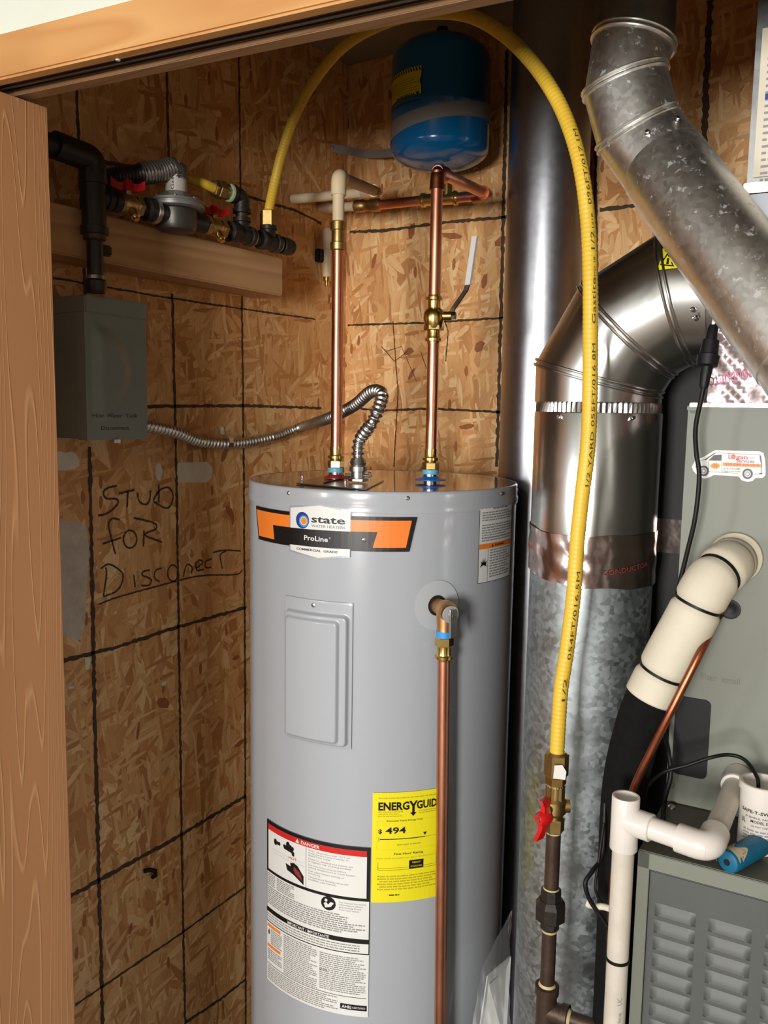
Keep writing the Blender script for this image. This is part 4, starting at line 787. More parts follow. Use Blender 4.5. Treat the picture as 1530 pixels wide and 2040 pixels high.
# ================================================================== YELLOW CSST
yn = MY(535); P0 = V((XM, yn, 0)); zn = MZ(535, 440)
ch = thing('yellow_gas_hose', 'long yellow flexible gas hose arching over the blue tank down to the valve', 'hose', (XM, yn, zn))
m = MB('brass'); hexn(m, P0+V((0, 0, ZM+.032)), (0, 0, 1), .0130, zn-.014-ZM-.032); m.use('brass_dull'); hexn(m, P0+V((0, 0, zn-.014)), (0, 0, 1), .0185, .034); m.build('nut', ch)
GV = D(1107, 1560, 1.18); gx, gy = float(GV[0]), float(GV[1]); GP = V((gx, gy, 0))
zg = zat(1111, 1497, GP)
hpx = [(548, 360, 1.86), (563, 300, 1.84), (590, 225, 1.80), (630, 155, 1.75), (690, 88, 1.68), (770, 44, 1.58), (850, 26, 1.48), (930, 30, 1.40), (1000, 66, 1.33), (1060, 124, 1.28), (1108, 195, 1.245), (1140, 270, 1.22), (1160, 350, 1.205), (1172, 450, 1.20), (1176, 560, 1.19), (1176, 680, 1.185), (1175, 800, 1.18), (1170, 900, 1.18), (1158, 1000, 1.18), (1149, 1090, 1.18), (1143, 1180, 1.18), (1130, 1290, 1.18), (1118, 1370, 1.18), (1113, 1440, 1.18)]
hpts = [P0+V((0, 0, zn+.016)), P0+V((0, .003, zn+.03))]+[V(D(*p)) for p in hpx]+[GP+V((0, 0, zg-.004))]
HP = resample(spline(hpts, 10), .0016)
MB('csst_yellow').tube(HP, [.0102+.00028*math.sin(i*.0016/.0064*6.283) for i in range(len(HP))], 20).build('hose_body', ch, sharp=180)
# print on the hose
HL = [0]
for a, b in zip(HP[:-1], HP[1:]): HL.append(HL[-1]+(b-a).length)
def hose_s(px, py):
    best = min(range(len(HP)), key=lambda i: (lambda q: (765+F*q[0]/q[2]-px)**2+(1020+F*q[1]/q[2]-py)**2)(CR.T @ (np.array(HP[i])-CC))); return HL[best]
def hosemap(s, b, off=0, side=.004):
    s = max(0, min(HL[-1]-.001, s)); i = min(len(HP)-2, int(s/HL[-1]*(len(HP)-1))); p = HP[i].lerp(HP[i+1], (s-HL[i])/max(1e-9, HL[i+1]-HL[i])); t = (HP[min(i+6, len(HP)-1)]-HP[max(i-6, 0)]).normalized()
    nc = V((.40, -.90, 0)); nc = (nc-t*nc.dot(t)).normalized(); ns = t.cross(nc).normalized(); r = .0106; ph = (b+side)/r
    return p+(nc*math.cos(ph)+ns*math.sin(ph))*(r+off)
def hp_map(s0): return lambda a, b, off=0: hosemap(s0-a, b, off, .0)
hl_ = MB('csst_print')
for t, (px, py), L, hh in (('1/2', (1124, 1392), .034, .006), ('054FT/016.5M', (1133, 1310), .125, .006), ('1/2 YARD 055FT/016 8M', (1162, 968), .19, .0055), ('Gastite', (1176, 648), .060, .006), ('EHD 18', (1176, 560), .03, .003), ('1/2', (1173, 502), .025, .006), ('1218', (1170, 460), .02, .003), ('096FT/017.1M', (1166, 412), .105, .006)):
    MB('csst_print').text(t, hp_map(hose_s(px, py)), 0, -.0060, hh*.85, .0005, wd=L).build('printing', ch)

# ================================================================== BACK WALL DUCT
BD = V((-.731, 1.745, 0)); bd = thing('vertical_duct', 'smooth dull metal duct rising straight behind the yellow hose', 'duct', BD)
MB('galv_smooth').lathe(BD, (0, 0, 1), [(.02, .085), (ZC, .085)], 64).build('duct_pipe', bd)

# ================================================================== NEAR DUCT
ND = V((-.465, 1.353, 0)); NR = .100
nd = thing('return_duct', 'large galvanized duct rising beside the heater and elbowing into the furnace', 'duct', ND)
zj = zat(1190, 822, ND)
MB('galv_spangle').lathe(ND, (0, 0, 1), [(0.0, NR), (1.40, NR)], 72).build('lower_pipe', nd)
MB('galv_shiny').lathe(ND, (0, 0, 1), [(1.36, NR+.0005), (1.366, NR+.0015), (zj-.002, NR+.0015), (zj, NR+.0005)], 72).build('upper_pipe', nd)
MB('galv_shiny').lathe(ND+V((0, 0, 0)), V((0, 0, 1)), [(zj-.01, NR-.001), (zj, NR-.001)], 72).build('inner_sleeve', nd)
# crimped collar
rs = []
for j, (z, am) in enumerate([(zj-.004, .0), (zj, .0011), (zj+.014, .0009), (zj+.020, 0)]):
    rs.append([ND+V(((NR-.001+am*(1 if k % 2 else -1))*math.cos(6.28318*k/150), (NR-.001+am*(1 if k % 2 else -1))*math.sin(6.28318*k/150), z)) for k in range(150)])
MB('galv_shiny').rings(rs, False, False).build('crimped_collar', nd)
zc = zj+.020; Rc = .165; ctr = V((ND.x+Rc, ND.y, 1.614)); ed = V((math.cos(math.radians(2)), math.sin(math.radians(2)), 0)); sd2 = V((0, 0, 1)).cross(ed)
def ering(a, cosk, r=NR, shift=0):
    ar = math.radians(a); u = -ed*math.cos(ar)+V((0, 0, 1))*math.sin(ar); t_ = ed*math.sin(ar)+V((0, 0, 1))*math.cos(ar)
    return [ctr+u*((Rc+r*math.cos(6.28318*k/72))/cosk)+sd2*(r*math.sin(6.28318*k/72))+t_*shift for k in range(72)]
c15 = math.cos(math.radians(15))
def straight(z): return [V((p.x, p.y, z)) for p in ering(0, 1)]
rr_ = [straight(zc-.004), ering(15, c15), ering(45, c15), ering(75, c15), ering(90, 1), ering(90, 1, NR, .012)]
mbs = MB('galv_shiny')
for i in range(4): mbs.rings([rr_[i], rr_[i+1]] if i < 3 else [rr_[3], rr_[5]], False, True)
el = mbs.build('elbow', nd, sharp=12)
for a in (15, 45, 75):
    r0 = ering(a, c15, NR+.001); pts = r0+[r0[0]]
    for sh in (-.004, .004): MB('galv_shiny').tube([p+(ed*math.sin(math.radians(a))+V((0, 0, 1))*math.cos(math.radians(a)))*sh for p in pts], .0024, 8, caps=False).build('seam_bead', el)
for p, n_ in (((1106, 830), 0), ((1268, 832), 0)):
    s = PP(p[0], p[1], tuple(ND+V((.55, -.84, 0))*(NR)), np.array([.3, -.95, 0])); d_ = (V(s)-ND); d_.z = 0; d_.normalize(); c = ND+d_*(NR+.001); c.z = s[2]
    MB('chrome').lathe(c, d_, [(0, .0045), (.002, .0045), (.0025, .003), (.006, .003)], 8).build('sheet_screw', nd)
c = ering(90, 1, NR, -.03)[0]
xs = PY(1400, 590, ND.y-NR)[0]
m = MB('galv_shiny'); fs_ = V(PY(1378, 625, ND.y-NR*.97)); 
for (px, py) in ((1381, 617), (1386, 634)):
    p_ = V(PY(px, py, ND.y-NR*.99)); MB('chrome').lathe(p_, (0, -1, 0), [(-.004, .004), (.003, .004), (.005, .002)], 8).build('sheet_screw', el)
zF1, zF0 = 1.418, 1.338
def ftape(u, v):
    a = math.atan2(-ND.y, -ND.x)-1.9+3.4*u; j = .0018*math.sin(u*11)+.001*math.sin(u*29+2)+(.006*math.sin(u*4.2+1) if v == 0 else 0)
    rr = NR+.0025+.0016*abs(math.sin(u*23+v*3))*abs(math.sin(v*7+u*5)); z = zF0+(zF1-zF0)*v+j-(.006*math.sin(u*3))
    return ND+V((rr*math.cos(a), rr*math.sin(a), z))
m = MB('foil_tape').grid(ftape, 120, 12); tp = m.build('foil_tape', nd, sharp=180)
a_ = math.atan2(-ND.y, -ND.x); ntm = lambda s, z, off=0: ND+V(((NR+.0045+off)*math.cos(a_+s/NR), (NR+.0045+off)*math.sin(a_+s/NR), z))
MB('rust_hand').text('CONDUCTOR', ntm, .018, 1.352, .008, .0006, wd=.080, rot=.15).build('tape_print', tp)
# outlet flex collar into the plenum
oc = ctr+V((0, 0, Rc))+ed*.012
MB('tape_silver').lathe(oc, ed, [(0, NR-.002), (.012, NR-.004), (.02, NR-.002), (.030, NR-.006)], 48).build('outlet_wrap', nd)

# ================================================================== DIAGONAL DUCT
DR = .053
dd = thing('diagonal_duct', 'mottled galvanized duct slanting down to the right from a jointed elbow', 'duct', D(1262, 0, 1.216))
RT = V((.838, .546, 0)); UP = V((0, 0, 1)); TW = V((.546, -.838, 0))
def ring_(c, n, r=DR, seg=64):
    n = n.normalized(); u = (TW-n*TW.dot(n)).normalized(); v = n.cross(u)
    return [c+(u*math.cos(6.283185*k/seg)+v*math.sin(6.283185*k/seg))*r for k in range(seg)]
def lean(a, t=0): a = math.radians(a); return (UP*math.cos(a)-RT*math.sin(a)+TW*math.sin(math.radians(t))).normalized()
c1 = V(D(1262, 84, 1.216)); c2 = V(D(1245, 163, 1.205)); c3 = V(D(1269, 257, 1.190)); c4 = V(D(1325, 334, 1.170)); c5 = V(D(1540, 625, 1.080)); c6 = V(D(1720, 868, 1.005))
dv = (c6-c4).normalized(); c7 = V((c6.x+.01, 1.176, c6.z-.02)); c5 = c4+dv*(c5-c4).length
nrm = [UP, lean(-13), lean(17), lean(27), -dv, -dv]
cc = [V((c1.x, c1.y, ZC+.01)), c1, c2, c3, c4, c6]; rads = [DR, DR, DR+.0012, DR+.0006, DR, DR]
RG = [ring_(c, n, r) for c, n, r in zip(cc, nrm, rads)]
for i, nm in enumerate(['drop_pipe', 'elbow_gore', 'elbow_gore', 'elbow_collar', 'slanting_pipe']):
    MB('galv_old' if i == 0 else 'galv_spotty').rings([RG[i], RG[i+1]], False, True).build(nm, dd)
for i in (1, 2, 3):
    for sh in (-.0032, .0032):
        n = nrm[i].normalized(); pts = ring_(cc[i]+n*sh, n, rads[i]+.0012); MB('galv_spotty').tube(pts+[pts[0]], .0022, 8, caps=False).build('seam_bead', dd)
hq = [c4+dv*.03, c6, c7]; e_ = MB('galv_spotty'); rq = e_.mitre([c6-dv*.05, c6, c7], DR+.001, 64); e_ = MB('galv_spotty').rings([rq[0], rq[1]], False, True).rings([rq[1], rq[2]], False, True); e_.build('end_elbow', dd)
MB('galv_shiny').lathe(c7, c6-c7, [(-.004, DR+.012), (.002, DR+.012), (.003, DR+.002), (.012, DR+.002)], 56).build('end_flange', dd)
MB('galv_spotty').lathe(c4, dv, [(-.004, DR+.0004), (0, DR+.0014), (.32, DR+.0014)], 64).build('slip_joint', dd)
tw = (TW-dv*TW.dot(dv)).normalized(); ts = dv.cross(tw).normalized()
for ang in (-.35, .35, 1.55):
    d_ = tw*math.cos(ang)+ts*math.sin(ang)*-1; c = c4-dv*.016+d_*(DR+.0005)
    MB('chrome').lathe(c, d_, [(0, .0036), (.002, .0036), (.0025, .0024), (.006, .0024)], 8).build('sheet_screw', dd)

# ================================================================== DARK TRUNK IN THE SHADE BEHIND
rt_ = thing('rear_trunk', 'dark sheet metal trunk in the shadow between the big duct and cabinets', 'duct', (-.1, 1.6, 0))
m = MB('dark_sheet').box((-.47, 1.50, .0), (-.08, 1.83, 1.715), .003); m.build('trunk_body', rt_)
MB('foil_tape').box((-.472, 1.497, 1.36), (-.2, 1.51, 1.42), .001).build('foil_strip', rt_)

# ================================================================== FURNACE CABINETS
fa = math.radians(4.0); fd = V((math.cos(fa), math.sin(fa), 0)); fn = V((math.sin(fa), -math.cos(fa), 0))  # fn faces the camera
F0 = V((-.271, 1.015, 0)); U0 = V((-.279, 1.170, 0)); ZL, ZU = 1.058, 1.611
def fbox(mb, o, a0, a1, n0, n1, z0, z1, bev=0):
    M = Matrix([[fd.x, -fn.x, 0, o.x], [fd.y, -fn.y, 0, o.y], [0, 0, 1, 0], [0, 0, 0, 1]]); return mb.box((a0, n0, z0), (a1, n1, z1), bev, M)
fc_ = thing('furnace_cabinet', 'grey green lower furnace cabinet with a louvred dark front panel', 'furnace', F0)
m = MB('cabinet'); fbox(m, F0, 0, .55, .010, .45, 0, ZL-.002, .002)
for a0, a1, z0, z1 in ((0, .0145, 0, ZL), (0, .55, ZL-.021, ZL), (.5355, .55, 0, ZL)): fbox(m, F0, a0, a1, 0, .012, z0, z1, .0008)
m.build('frame', fc_)
m = MB('cabinet_top'); fbox(m, F0, .001, .549, .003, .45, ZL-.0015, ZL+.001); m.build('top_sheet', fc_)
m = MB('cabinet_dark'); fbox(m, F0, .0155, .5345, .0045, .012, .01, ZL-.024, .001); pnl = m.build('louvre_panel', fc_)
FF = lambda px, py, o=F0, off=0: PP(px, py, tuple(o+fn*off), np.array(fn))
def fx(px, py, o=F0): p = V(FF(px, py, o)); return (p-o).dot(fd), p.z
fmap = lambda o, off0=0: (lambda a, b, off=0: o+fd*a+fn*(off+off0)+V((0, 0, b)))
c1a = fx(1304, 1800)[0]; c1b = fx(1385, 1835)[0]; c2a = fx(1411, 1833)[0]; c2b = fx(1498, 1870)[0]; wdt = c1b-c1a; pit = c2a-c1a
zrow = fx(1303, 1800)[1]; zpit = (fx(1303, 1798)[1]-fx(1297, 1975)[1])/5.3
fmp = fmap(F0, -.0045)
lm = None
for ci in range(5):
    for ri in range(9):
        x0_ = c1a+pit*ci; x1_ = x0_+wdt; z_ = zrow-zpit*ri
        if ci == 0 and ri == 0: pass
        if lm is None:
            mm = MB('cabinet_dark')
            def lou(u, v):
                x = x0_+(x1_-x0_)*u; z = z_-zpit*.80*(1-v); e = min(1, min(u, 1-u)/.06); o = .0045*math.sin(min(1, (1-v)*1.1)*math.pi/2)*e**.5 if v > 0 else 0
                return fmp(x, z, .0004+o)
            mm.grid(lou, 10, 6); lm = mm.build('louvre', pnl); lmx, lmz = x0_, z_
        else:
            o2 = lm.copy(); SC.collection.objects.link(o2); o2.parent = pnl; o2.location = fd*(x0_-lmx)+V((0, 0, z_-lmz))
uc = thing('upper_furnace_cabinet', 'tall grey green furnace cabinet set back above the louvred one', 'furnace', U0+V((0, 0, ZL)))
m = MB('cabinet'); fbox(m, U0, 0, .54, 0, .29, ZL+.002, ZU, .002); m.build('casing', uc)
m = MB('cabinet'); fbox(m, U0, -.001, .54, -.0015, .02, ZU-.004, ZU+.002, .0008); m.build('top_flange', uc)
for px, py in ((1337, 1563), (1338, 1609), (1463, 1545)):
    if py > 1600: c = V(PZ(px, py, ZL+.001)); MB('zinc').lathe(c, (0, 0, 1), [(0, .005), (.002, .005), (.004, .003)], 12).build('bolt', fc_)
    else: c = V(FF(px, py, U0)); MB('cabinet').lathe(c, fn, [(-.001, .0048), (.002, .0048), (.0035, .003)], 12).build('bolt', uc)
c = V(FF(1380, 818, U0)); MB('cabinet_dark').lathe(c, fn, [(-.001, .004), (.0006, .004)], 12).build('bolt', uc)
c = V(FF(1455, 1214, U0)); MB('rubber').lathe(c-fn*.001, fn, [(0, .0135), (.0025, .0130), (.003, .010), (.0015, .006)], 28).build('grommet', uc)
# oval black plate
a0, zt3 = fx(1347, 1388, U0); a1, zb3 = fx(1408, 1545, U0); um = fmap(U0)
def rrect(x0, x1, y0, y1, r, n=6):
    out = []
    for cx, cy, s in ((x1-r, y1-r, 0), (x0+r, y1-r, 1), (x0+r, y0+r, 2), (x1-r, y0+r, 3)):
        out += [(cx+r*math.cos((s+i/n)*math.pi/2), cy+r*math.sin((s+i/n)*math.pi/2)) for i in range(n+1)]
    return out
def plate(mb, mp, pts, o0, o1): 
    n = len(pts); mb.add([mp(x, y, o0) for x, y in pts]+[mp(x, y, o1) for x, y in pts], [[i, (i+1) % n, (i+1) % n+n, i+n] for i in range(n)]+[list(range(n, 2*n))]); return mb
zm_ = (fx(1347, 1388, U0)[1]); zt3 = fx(1375, 1389, U0)[1]; zb3 = fx(1380, 1547, U0)[1]
plate(MB('black_plastic'), um, rrect(a0, a1, zb3, zt3, .008), 0, .0025).build('knockout_cover', uc)
# faint pencil on the cabinet
MB('pencil').text('filter  email', um, *fx(1395, 1352, U0), .009, .0006, wd=.050).build('pencil_note', uc)
# van sticker
def vs_(x, y): return fx(1360+x/9, 870+y/9, U0)
def vp(mb, m_, pts, off): mb.use(m_).poly(um, [vs_(*p) for p in pts], off)
vk = MB('label_white')
vp(vk, 'label_white', [(165, 540), (230, 420), (380, 360), (570, 245), (600, 240), (1380, 262), (1450, 290), (1480, 420), (1490, 620), (1480, 700), (1430, 740), (1310, 740), (1250, 795), (1160, 810), (1060, 780), (1000, 712), (560, 685), (480, 730), (400, 752), (320, 735), (240, 665), (190, 610)], .0006)
vp(vk, 'label_black', [(385, 412), (570, 290), (600, 290), (415, 420)], .0009); vp(vk, 'label_black', [(465, 425), (560, 330), (700, 322), (692, 432), (540, 428)], .0009)
vp(vk, 'label_black', [(300, 432), (390, 405), (395, 412), (300, 440)], .0009)
for cx_, cy_ in ((378, 612), (1165, 665)):
    vp(vk, 'label_black', [(cx_+95*math.cos(t*.2618), cy_+95*math.sin(t*.2618)) for t in range(24)], .0009); vp(vk, 'label_white', [(cx_+58*math.cos(t*.2618), cy_+60*math.sin(t*.2618)) for t in range(24)], .0012)
    vp(vk, 'label_grey', [(cx_+45*math.cos(t*.2618), cy_+47*math.sin(t*.2618)) for t in range(24)], .0014)
    vp(vk, 'label_white', [(cx_+(42 if t % 2 else 18)*math.cos(t*.6283), cy_+(42 if t % 2 else 18)*math.sin(t*.6283)) for t in range(10)], .0016)
vp(vk, 'amber', [(585+(100 if t % 2 else 75)*math.cos(t*.2618), 522+(62 if t % 2 else 48)*math.sin(t*.2618)) for t in range(24)], .0009)
vp(vk, 'amber', [(722, 462), (1420, 495), (1418, 550), (720, 522)], .0009)
vp(vk, 'label_black', [(1380, 325), (1405, 340), (1425, 480), (1412, 640), (1400, 640), (1412, 480), (1400, 470), (1385, 400)], .0010); vp(vk, 'label_black', [(1375, 650), (1430, 640), (1432, 672), (1370, 672)], .0010)
for l in ([(300, 430), (225, 560)], [(470, 430), (470, 570)], [(705, 325), (705, 640)], [(600, 290), (1390, 325)], [(480, 627), (1000, 655)], [(1265, 672), (1420, 672)]):
    (ax_, ay_), (bx_, by_) = l; dx, dy = bx_-ax_, by_-ay_; n_ = math.hypot(dx, dy); ox, oy = -dy/n_*3, dx/n_*3; vp(vk, 'label_black', [(ax_-ox, ay_-oy), (bx_-ox, by_-oy), (bx_+ox, by_+oy), (ax_+ox, ay_+oy)], .0009)
sl = -math.atan2(vs_(1170, 400)[1]-vs_(820, 388)[1], .01)*0
def vt(t, x, y, x2, h, m_, b_=0): 
    a, z = vs_(x, y); a2, z2 = vs_(x2, y+(x2-x)*.03); vk.use(m_).text(t, um, a, z, h/9/F*1.2*1.02, .0013, wd=math.hypot(a2-a, z2-z), rot=math.atan2(z2-z, a2-a), bold=b_)
vt('Services', 960, 462, 1285, 60, 'label_grey', .02); vt('L', 820, 392, 870, 82, 'label_red', .02); vt('gan', 955, 398, 1165, 70, 'label_red', .02)
vk.use('label_red').poly(um, [vs_(908+42*math.cos(t*.393), 358+42*math.sin(t*.393)) for t in range(16)], .0013); vk.use('amber').poly(um, [vs_(908+20*math.cos(t*.393), 358+20*math.sin(t*.393)) for t in range(16)], .0016)
vt('A/C & HEATING', 1175, 395, 1290, 25, 'label_grey'); vt('$20 OFF SERVICE', 765, 515, 1370, 42, 'label_red', .02); vt('CALL', 540, 515, 630, 24, 'label_black'); vt('NOW', 545, 545, 625, 24, 'label_black')
vt('614-324-5388', 745, 585, 1030, 30, 'label_black'); vt('logan-inc.com', 725, 625, 1040, 28, 'label_black')
tag(vk.build('van_sticker', None), 'white van shaped sticker with orange stripe on the upper grey cabinet', 'sticker')
# plenum stack above
pf = thing('foil_plenum', 'crumpled foil wrapped plenum with pink print above the grey furnace cabinet', 'plenum', U0+V((0, 0, ZU)))
def pfm(u, v):
    a = .022+.50*u; z = ZU+.003+(.150)*v; return U0+fd*a+fn*(-.012+.004*math.sin(u*61+v*9)*math.sin(v*19+u*13)+.0025*math.sin(u*140+v*31))+V((0, 0, z))
m = MB('foil').grid(pfm, 80, 26); fbox(m, U0, .024, .52, .020, .28, ZU+.003, ZU+.153, .002); pfo = m.build('foil_wrap', pf, sharp=180)
pmp = lambda a, b, off=0: U0+fd*a+fn*(-.004+off)+V((0, 0, b))
xa, za = fx(1500, 742, U0-fn*.010); m = MB('foil_pink').text('CONDUCTOR', pmp, xa, za+.006, .013, .0008, wd=.062, rot=math.pi+.22, bold=.02)
xa, za = fx(1494, 742, U0-fn*.010); n_ = 24
for r0_, r1_ in ((.0085, .0070),): m.add([pmp(xa+.002+(r0_ if i % 2 == 0 else r1_)*math.cos(i//2*6.283/n_), za+.004+(r0_ if i % 2 == 0 else r1_)*math.sin(i//2*6.283/n_), .0008) for i in range(2*n_)], [[2*i, 2*i+1, (2*i+3) % (2*n_), (2*i+2) % (2*n_)] for i in range(n_)])
m.text('UL', pmp, xa+.005, za+.007, .006, .0008, wd=.007, rot=math.pi); m.text('tested', pmp, xa-.02, za+.016, .004, .0008, wd=.03, rot=math.pi+.2); m.build('pink_print', pfo)
fbo = MB('foil_tape'); fbox(fbo, U0, .002, .54, -.003, .020, ZU+.0005, ZU+.006, .0008); fbo.build('edge_tape', pf)
gp = thing('coil_case', 'pale grey metal case behind the slanting duct above the foil plenum', 'plenum', U0+V((0, 0, ZU+.153)))
zc3 = V(FF(1485, 385, U0)).z; xc3 = fx(1478, 390, U0)[0]
m = MB('plenum_grey'); fbox(m, U0, xc3, .54, -.001, .28, ZU+.153, zc3-.002, .002); m.build('case_body', gp)
xs3 = fx(1486, 380, U0)[0]
sp_ = thing('supply_trunk', 'galvanized supply trunk with paper sheets taped to its front, top right', 'duct', U0+V((xs3, 0, zc3)))
m = MB('galv_old'); fbox(m, U0, xs3, .52, .002, .27, zc3, ZC-.001, .001); m.build('trunk_body', sp_)
m = MB('foil_tape'); fbox(m, U0, xs3-.003, .53, -.002, .01, zc3-.001, zc3+.012, .001); m.build('foil_strip', sp_)
pa, pz0 = fx(1500, 354, U0); _, pz1 = fx(1515, 58, U0)
m = MB('paper'); fbox(m, U0, pa, pa+.13, -.0006, .003, pz0, pz1); m.use('label_grey')
pmm = fmap(U0, 0); m.fine(pmm, pa+.008, pa+.12, [pz1-.03-.008*i for i in range(20)], .003, .0010, seed=44); m.use('label_navy').rect(pmm, pa+.008, pa+.08, pz1-.085, pz1-.078, .0013); m.build('paper_sheet', sp_)

# elbow caution sticker (yellow triangle label on the duct elbow)
es = MB('label_yellow'); ps = []
for px, py in ((1322, 493), (1352, 490), (1356, 533), (1310, 538)):
    ps.append((px, py))
def ecyl(px, py, off=0):
    ax = ctr+V((0, 0, Rc)); r = ray(px, py); o_ = V(CC)-ax; rv_ = V(r); rp = rv_-ed*rv_.dot(ed); op = o_-ed*o_.dot(ed); rr = NR+off
    A = rp.dot(rp); B = 2*rp.dot(op); C_ = op.dot(op)-rr*rr; disc = B*B-4*A*C_; t = (-B-math.sqrt(max(disc, 0)))/(2*A); return V(CC)+rv_*t
def eq(mb, pts, off, n=8):
    a, b, c, d = pts; mb.grid(lambda u, v: ecyl(*((np.array(d)*(1-u)+np.array(c)*u)*(1-v)+(np.array(a)*(1-u)+np.array(b)*u)*v), off), n, n)
eq(es, ps, .001); es.use('label_black'); 
es.add([ecyl(*p, .0016) for p in ((1314, 528), (1330, 503), (1343, 531))], [[0, 1, 2]]); es.use('label_yellow').add([ecyl(*p, .0022) for p in ((1318, 526), (1330, 508), (1339, 528))], [[0, 1, 2]])
es.use('label_black').add([ecyl(*p, .0028) for p in ((1327, 526), (1329, 514), (1333, 514), (1332, 526))], [[0, 1, 2, 3]])
for k in range(3): es.add([ecyl(*p, .0016) for p in ((1325+k*7, 494), (1328+k*7, 494), (1327+k*7, 501), (1324+k*7, 501))], [[0, 1, 2, 3]])
es.build('caution_sticker', nd)

# ================================================================== REFRIGERANT LINES
li = thing('insulated_line', 'white foam insulated refrigerant line tied with black zip ties', 'pipe', D(1300, 1400, 1.1))
wp = [V(FF(1460, 1116, U0, .0)), V(D(1447, 1128, 1.135)), V(D(1412, 1165, 1.105)), V(D(1375, 1235, 1.10)), V(D(1335, 1308, 1.10)), V(D(1294, 1388, 1.10))]
wq = resample(spline(wp, 8), .003); 
def near(px, py): return min(range(len(wq)), key=lambda i: (lambda q: (765+F*q[0]/q[2]-px)**2+(1020+F*q[1]/q[2]-py)**2)(CR.T @ (np.array(wq[i])-CC)))
ties = [near(1452, 1122), near(1430, 1145), near(1390, 1204), near(1318, 1338)]
ties[0] = max(ties[0], 4); ties[1] = max(ties[0]+9, ties[1])
rad = [.0315-.0045*max(math.exp(-((i-t)/1.6)**2) for t in ties) for i in range(len(wq))]
MB('foam_white').tube(wq, rad, 32).build('foam_sleeve', li, sharp=180)
for t in ties:
    tt = (wq[min(t+1, len(wq)-1)]-wq[max(0, t-1)]).normalized(); MB('rubber').lathe(wq[t]-tt*.002, tt, [(0, .0276), (.0003, .0290), (.0037, .0290), (.004, .0276)], 32).build('zip_tie', li)
MB('foam_white').lathe(V(FF(1466, 1110, U0)), fn, [(0, .034), (.008, .033), (.012, .028)], 30).build('wall_collar', li)
bl_ = thing('suction_line', 'thick black foam covered line dropping between the duct and cabinets', 'pipe', D(1240, 1700, 1.15))
bp_ = [wq[-1]+(wq[-4]-wq[-1])*1.0, V(D(1272, 1450, 1.115)), V(D(1246, 1560, 1.14)), V(D(1236, 1700, 1.16)), V(D(1232, 1850, 1.17)), V(D(1222, 2050, 1.17))]; last = V(bp_[-1]); bp_.append(V((last.x, last.y, .3)))
MB('foam_black').tube(resample(spline(bp_, 10), .006), .0300, 26).build('foam_sleeve', bl_)
ll = thing('liquid_line', 'thin bare copper line running down beside the white insulation', 'pipe', D(1430, 1240, 1.1))
lp = [V(FF(1436, 1222, U0)), V(FF(1430, 1232, U0, .012)), V(D(1405, 1280, 1.085)), V(D(1345, 1400, 1.065)), V(D(1300, 1490, 1.07)), V(D(1262, 1572, 1.08)), V(D(1232, 1680, 1.10)), V(D(1219, 1790, 1.11)), V(D(1216, 1860, 1.115)), V(D(1210, 2060, 1.12))]
MB('copper_dark').tube(resample(spline(lp, 8), .005), .0050, 14).build('copper_tube', ll)

# ================================================================== PVC DRAIN
pv = thing('condensate_drain', 'white plastic drain pipe with open top tee and elbow to the cabinet', 'pipe', D(1226, 2040, 1.03))
TC = V(D(1244, 1650, 1.03)); PV = V((TC.x, TC.y, 0)); ztop = zat(1246, 1585, PV); zbt = zat(1240, 1690, PV)
r_ = .0168
m = MB('pvc').lathe(V((PV.x, PV.y, zbt)), (0, 0, 1), [(0, r_-.0006), (.001, r_), (ztop-zbt-.001, r_), (ztop-zbt, r_-.0006), (ztop-zbt, r_-.0030), (ztop-zbt-.022, r_-.0036), (ztop-zbt-.0225, .0001)], 32)
za_ = zat(1290, 1646, V(D(1290, 1646, 1.02))); A_ = V((PV.x, PV.y, za_)); EB = V(D(1413, 1680, .995)); EB.z = za_-.001
da = (EB-A_).normalized(); m.lathe(A_, da, [(0, r_), (.033, r_), (.034, r_-.001)], 30); tee = m.build('tee', pv)
m = MB('pvc').cyl(A_+da*.030, EB, .0134, 24); m.build('arm_tube', pv)
OUT = V(FF(1470, 1568, U0)); OUT.z = za_+.012; du = (OUT-EB).normalized()
m = MB('pvc').tube(fillet([EB-da*.036, EB, EB+du*.036], .020, 10), [r_]*13 if False else r_, 30); m.build('elbow', pv)
MB('pvc_old').cyl(EB+du*.02, OUT, .0134, 24).build('outlet_tube', pv)
MB('pvc').lathe(OUT-du*.035, du, [(0, r_), (.003, r_+.001), (.006, r_), (.034, r_+.0005)], 28).build('outlet_socket', pv)
zt_tie = zat(1230, 1912, PV)
m = MB('pvc_old').cyl(V((PV.x, PV.y, .1)), V((PV.x, PV.y, zbt+.01)), .0134, 28); dt = m.build('drop_tube', pv)
MB('rubber').lathe(V((PV.x, PV.y, zt_tie)), (0, 0, 1), [(0, .0135), (.0002, .0147), (.0038, .0147), (.004, .0135)], 28).build('zip_tie', pv)
pth_ = math.atan2(-PV.y, -PV.x); pmap = lambda s, z, off=0: V((PV.x+(.0134+off)*math.cos(pth_+s/.0134), PV.y+(.0134+off)*math.sin(pth_+s/.0134), z))
zpr = zat(1237, 2035, PV); MB('label_grey').text('america', pmap, .008, zpr-.02, .0045, .0004, wd=.040, rot=math.pi/2, bold=.01).text('UC', pmap, .008, zpr+.030, .006, .0004, wd=.010, rot=math.pi/2).build('printing', dt)

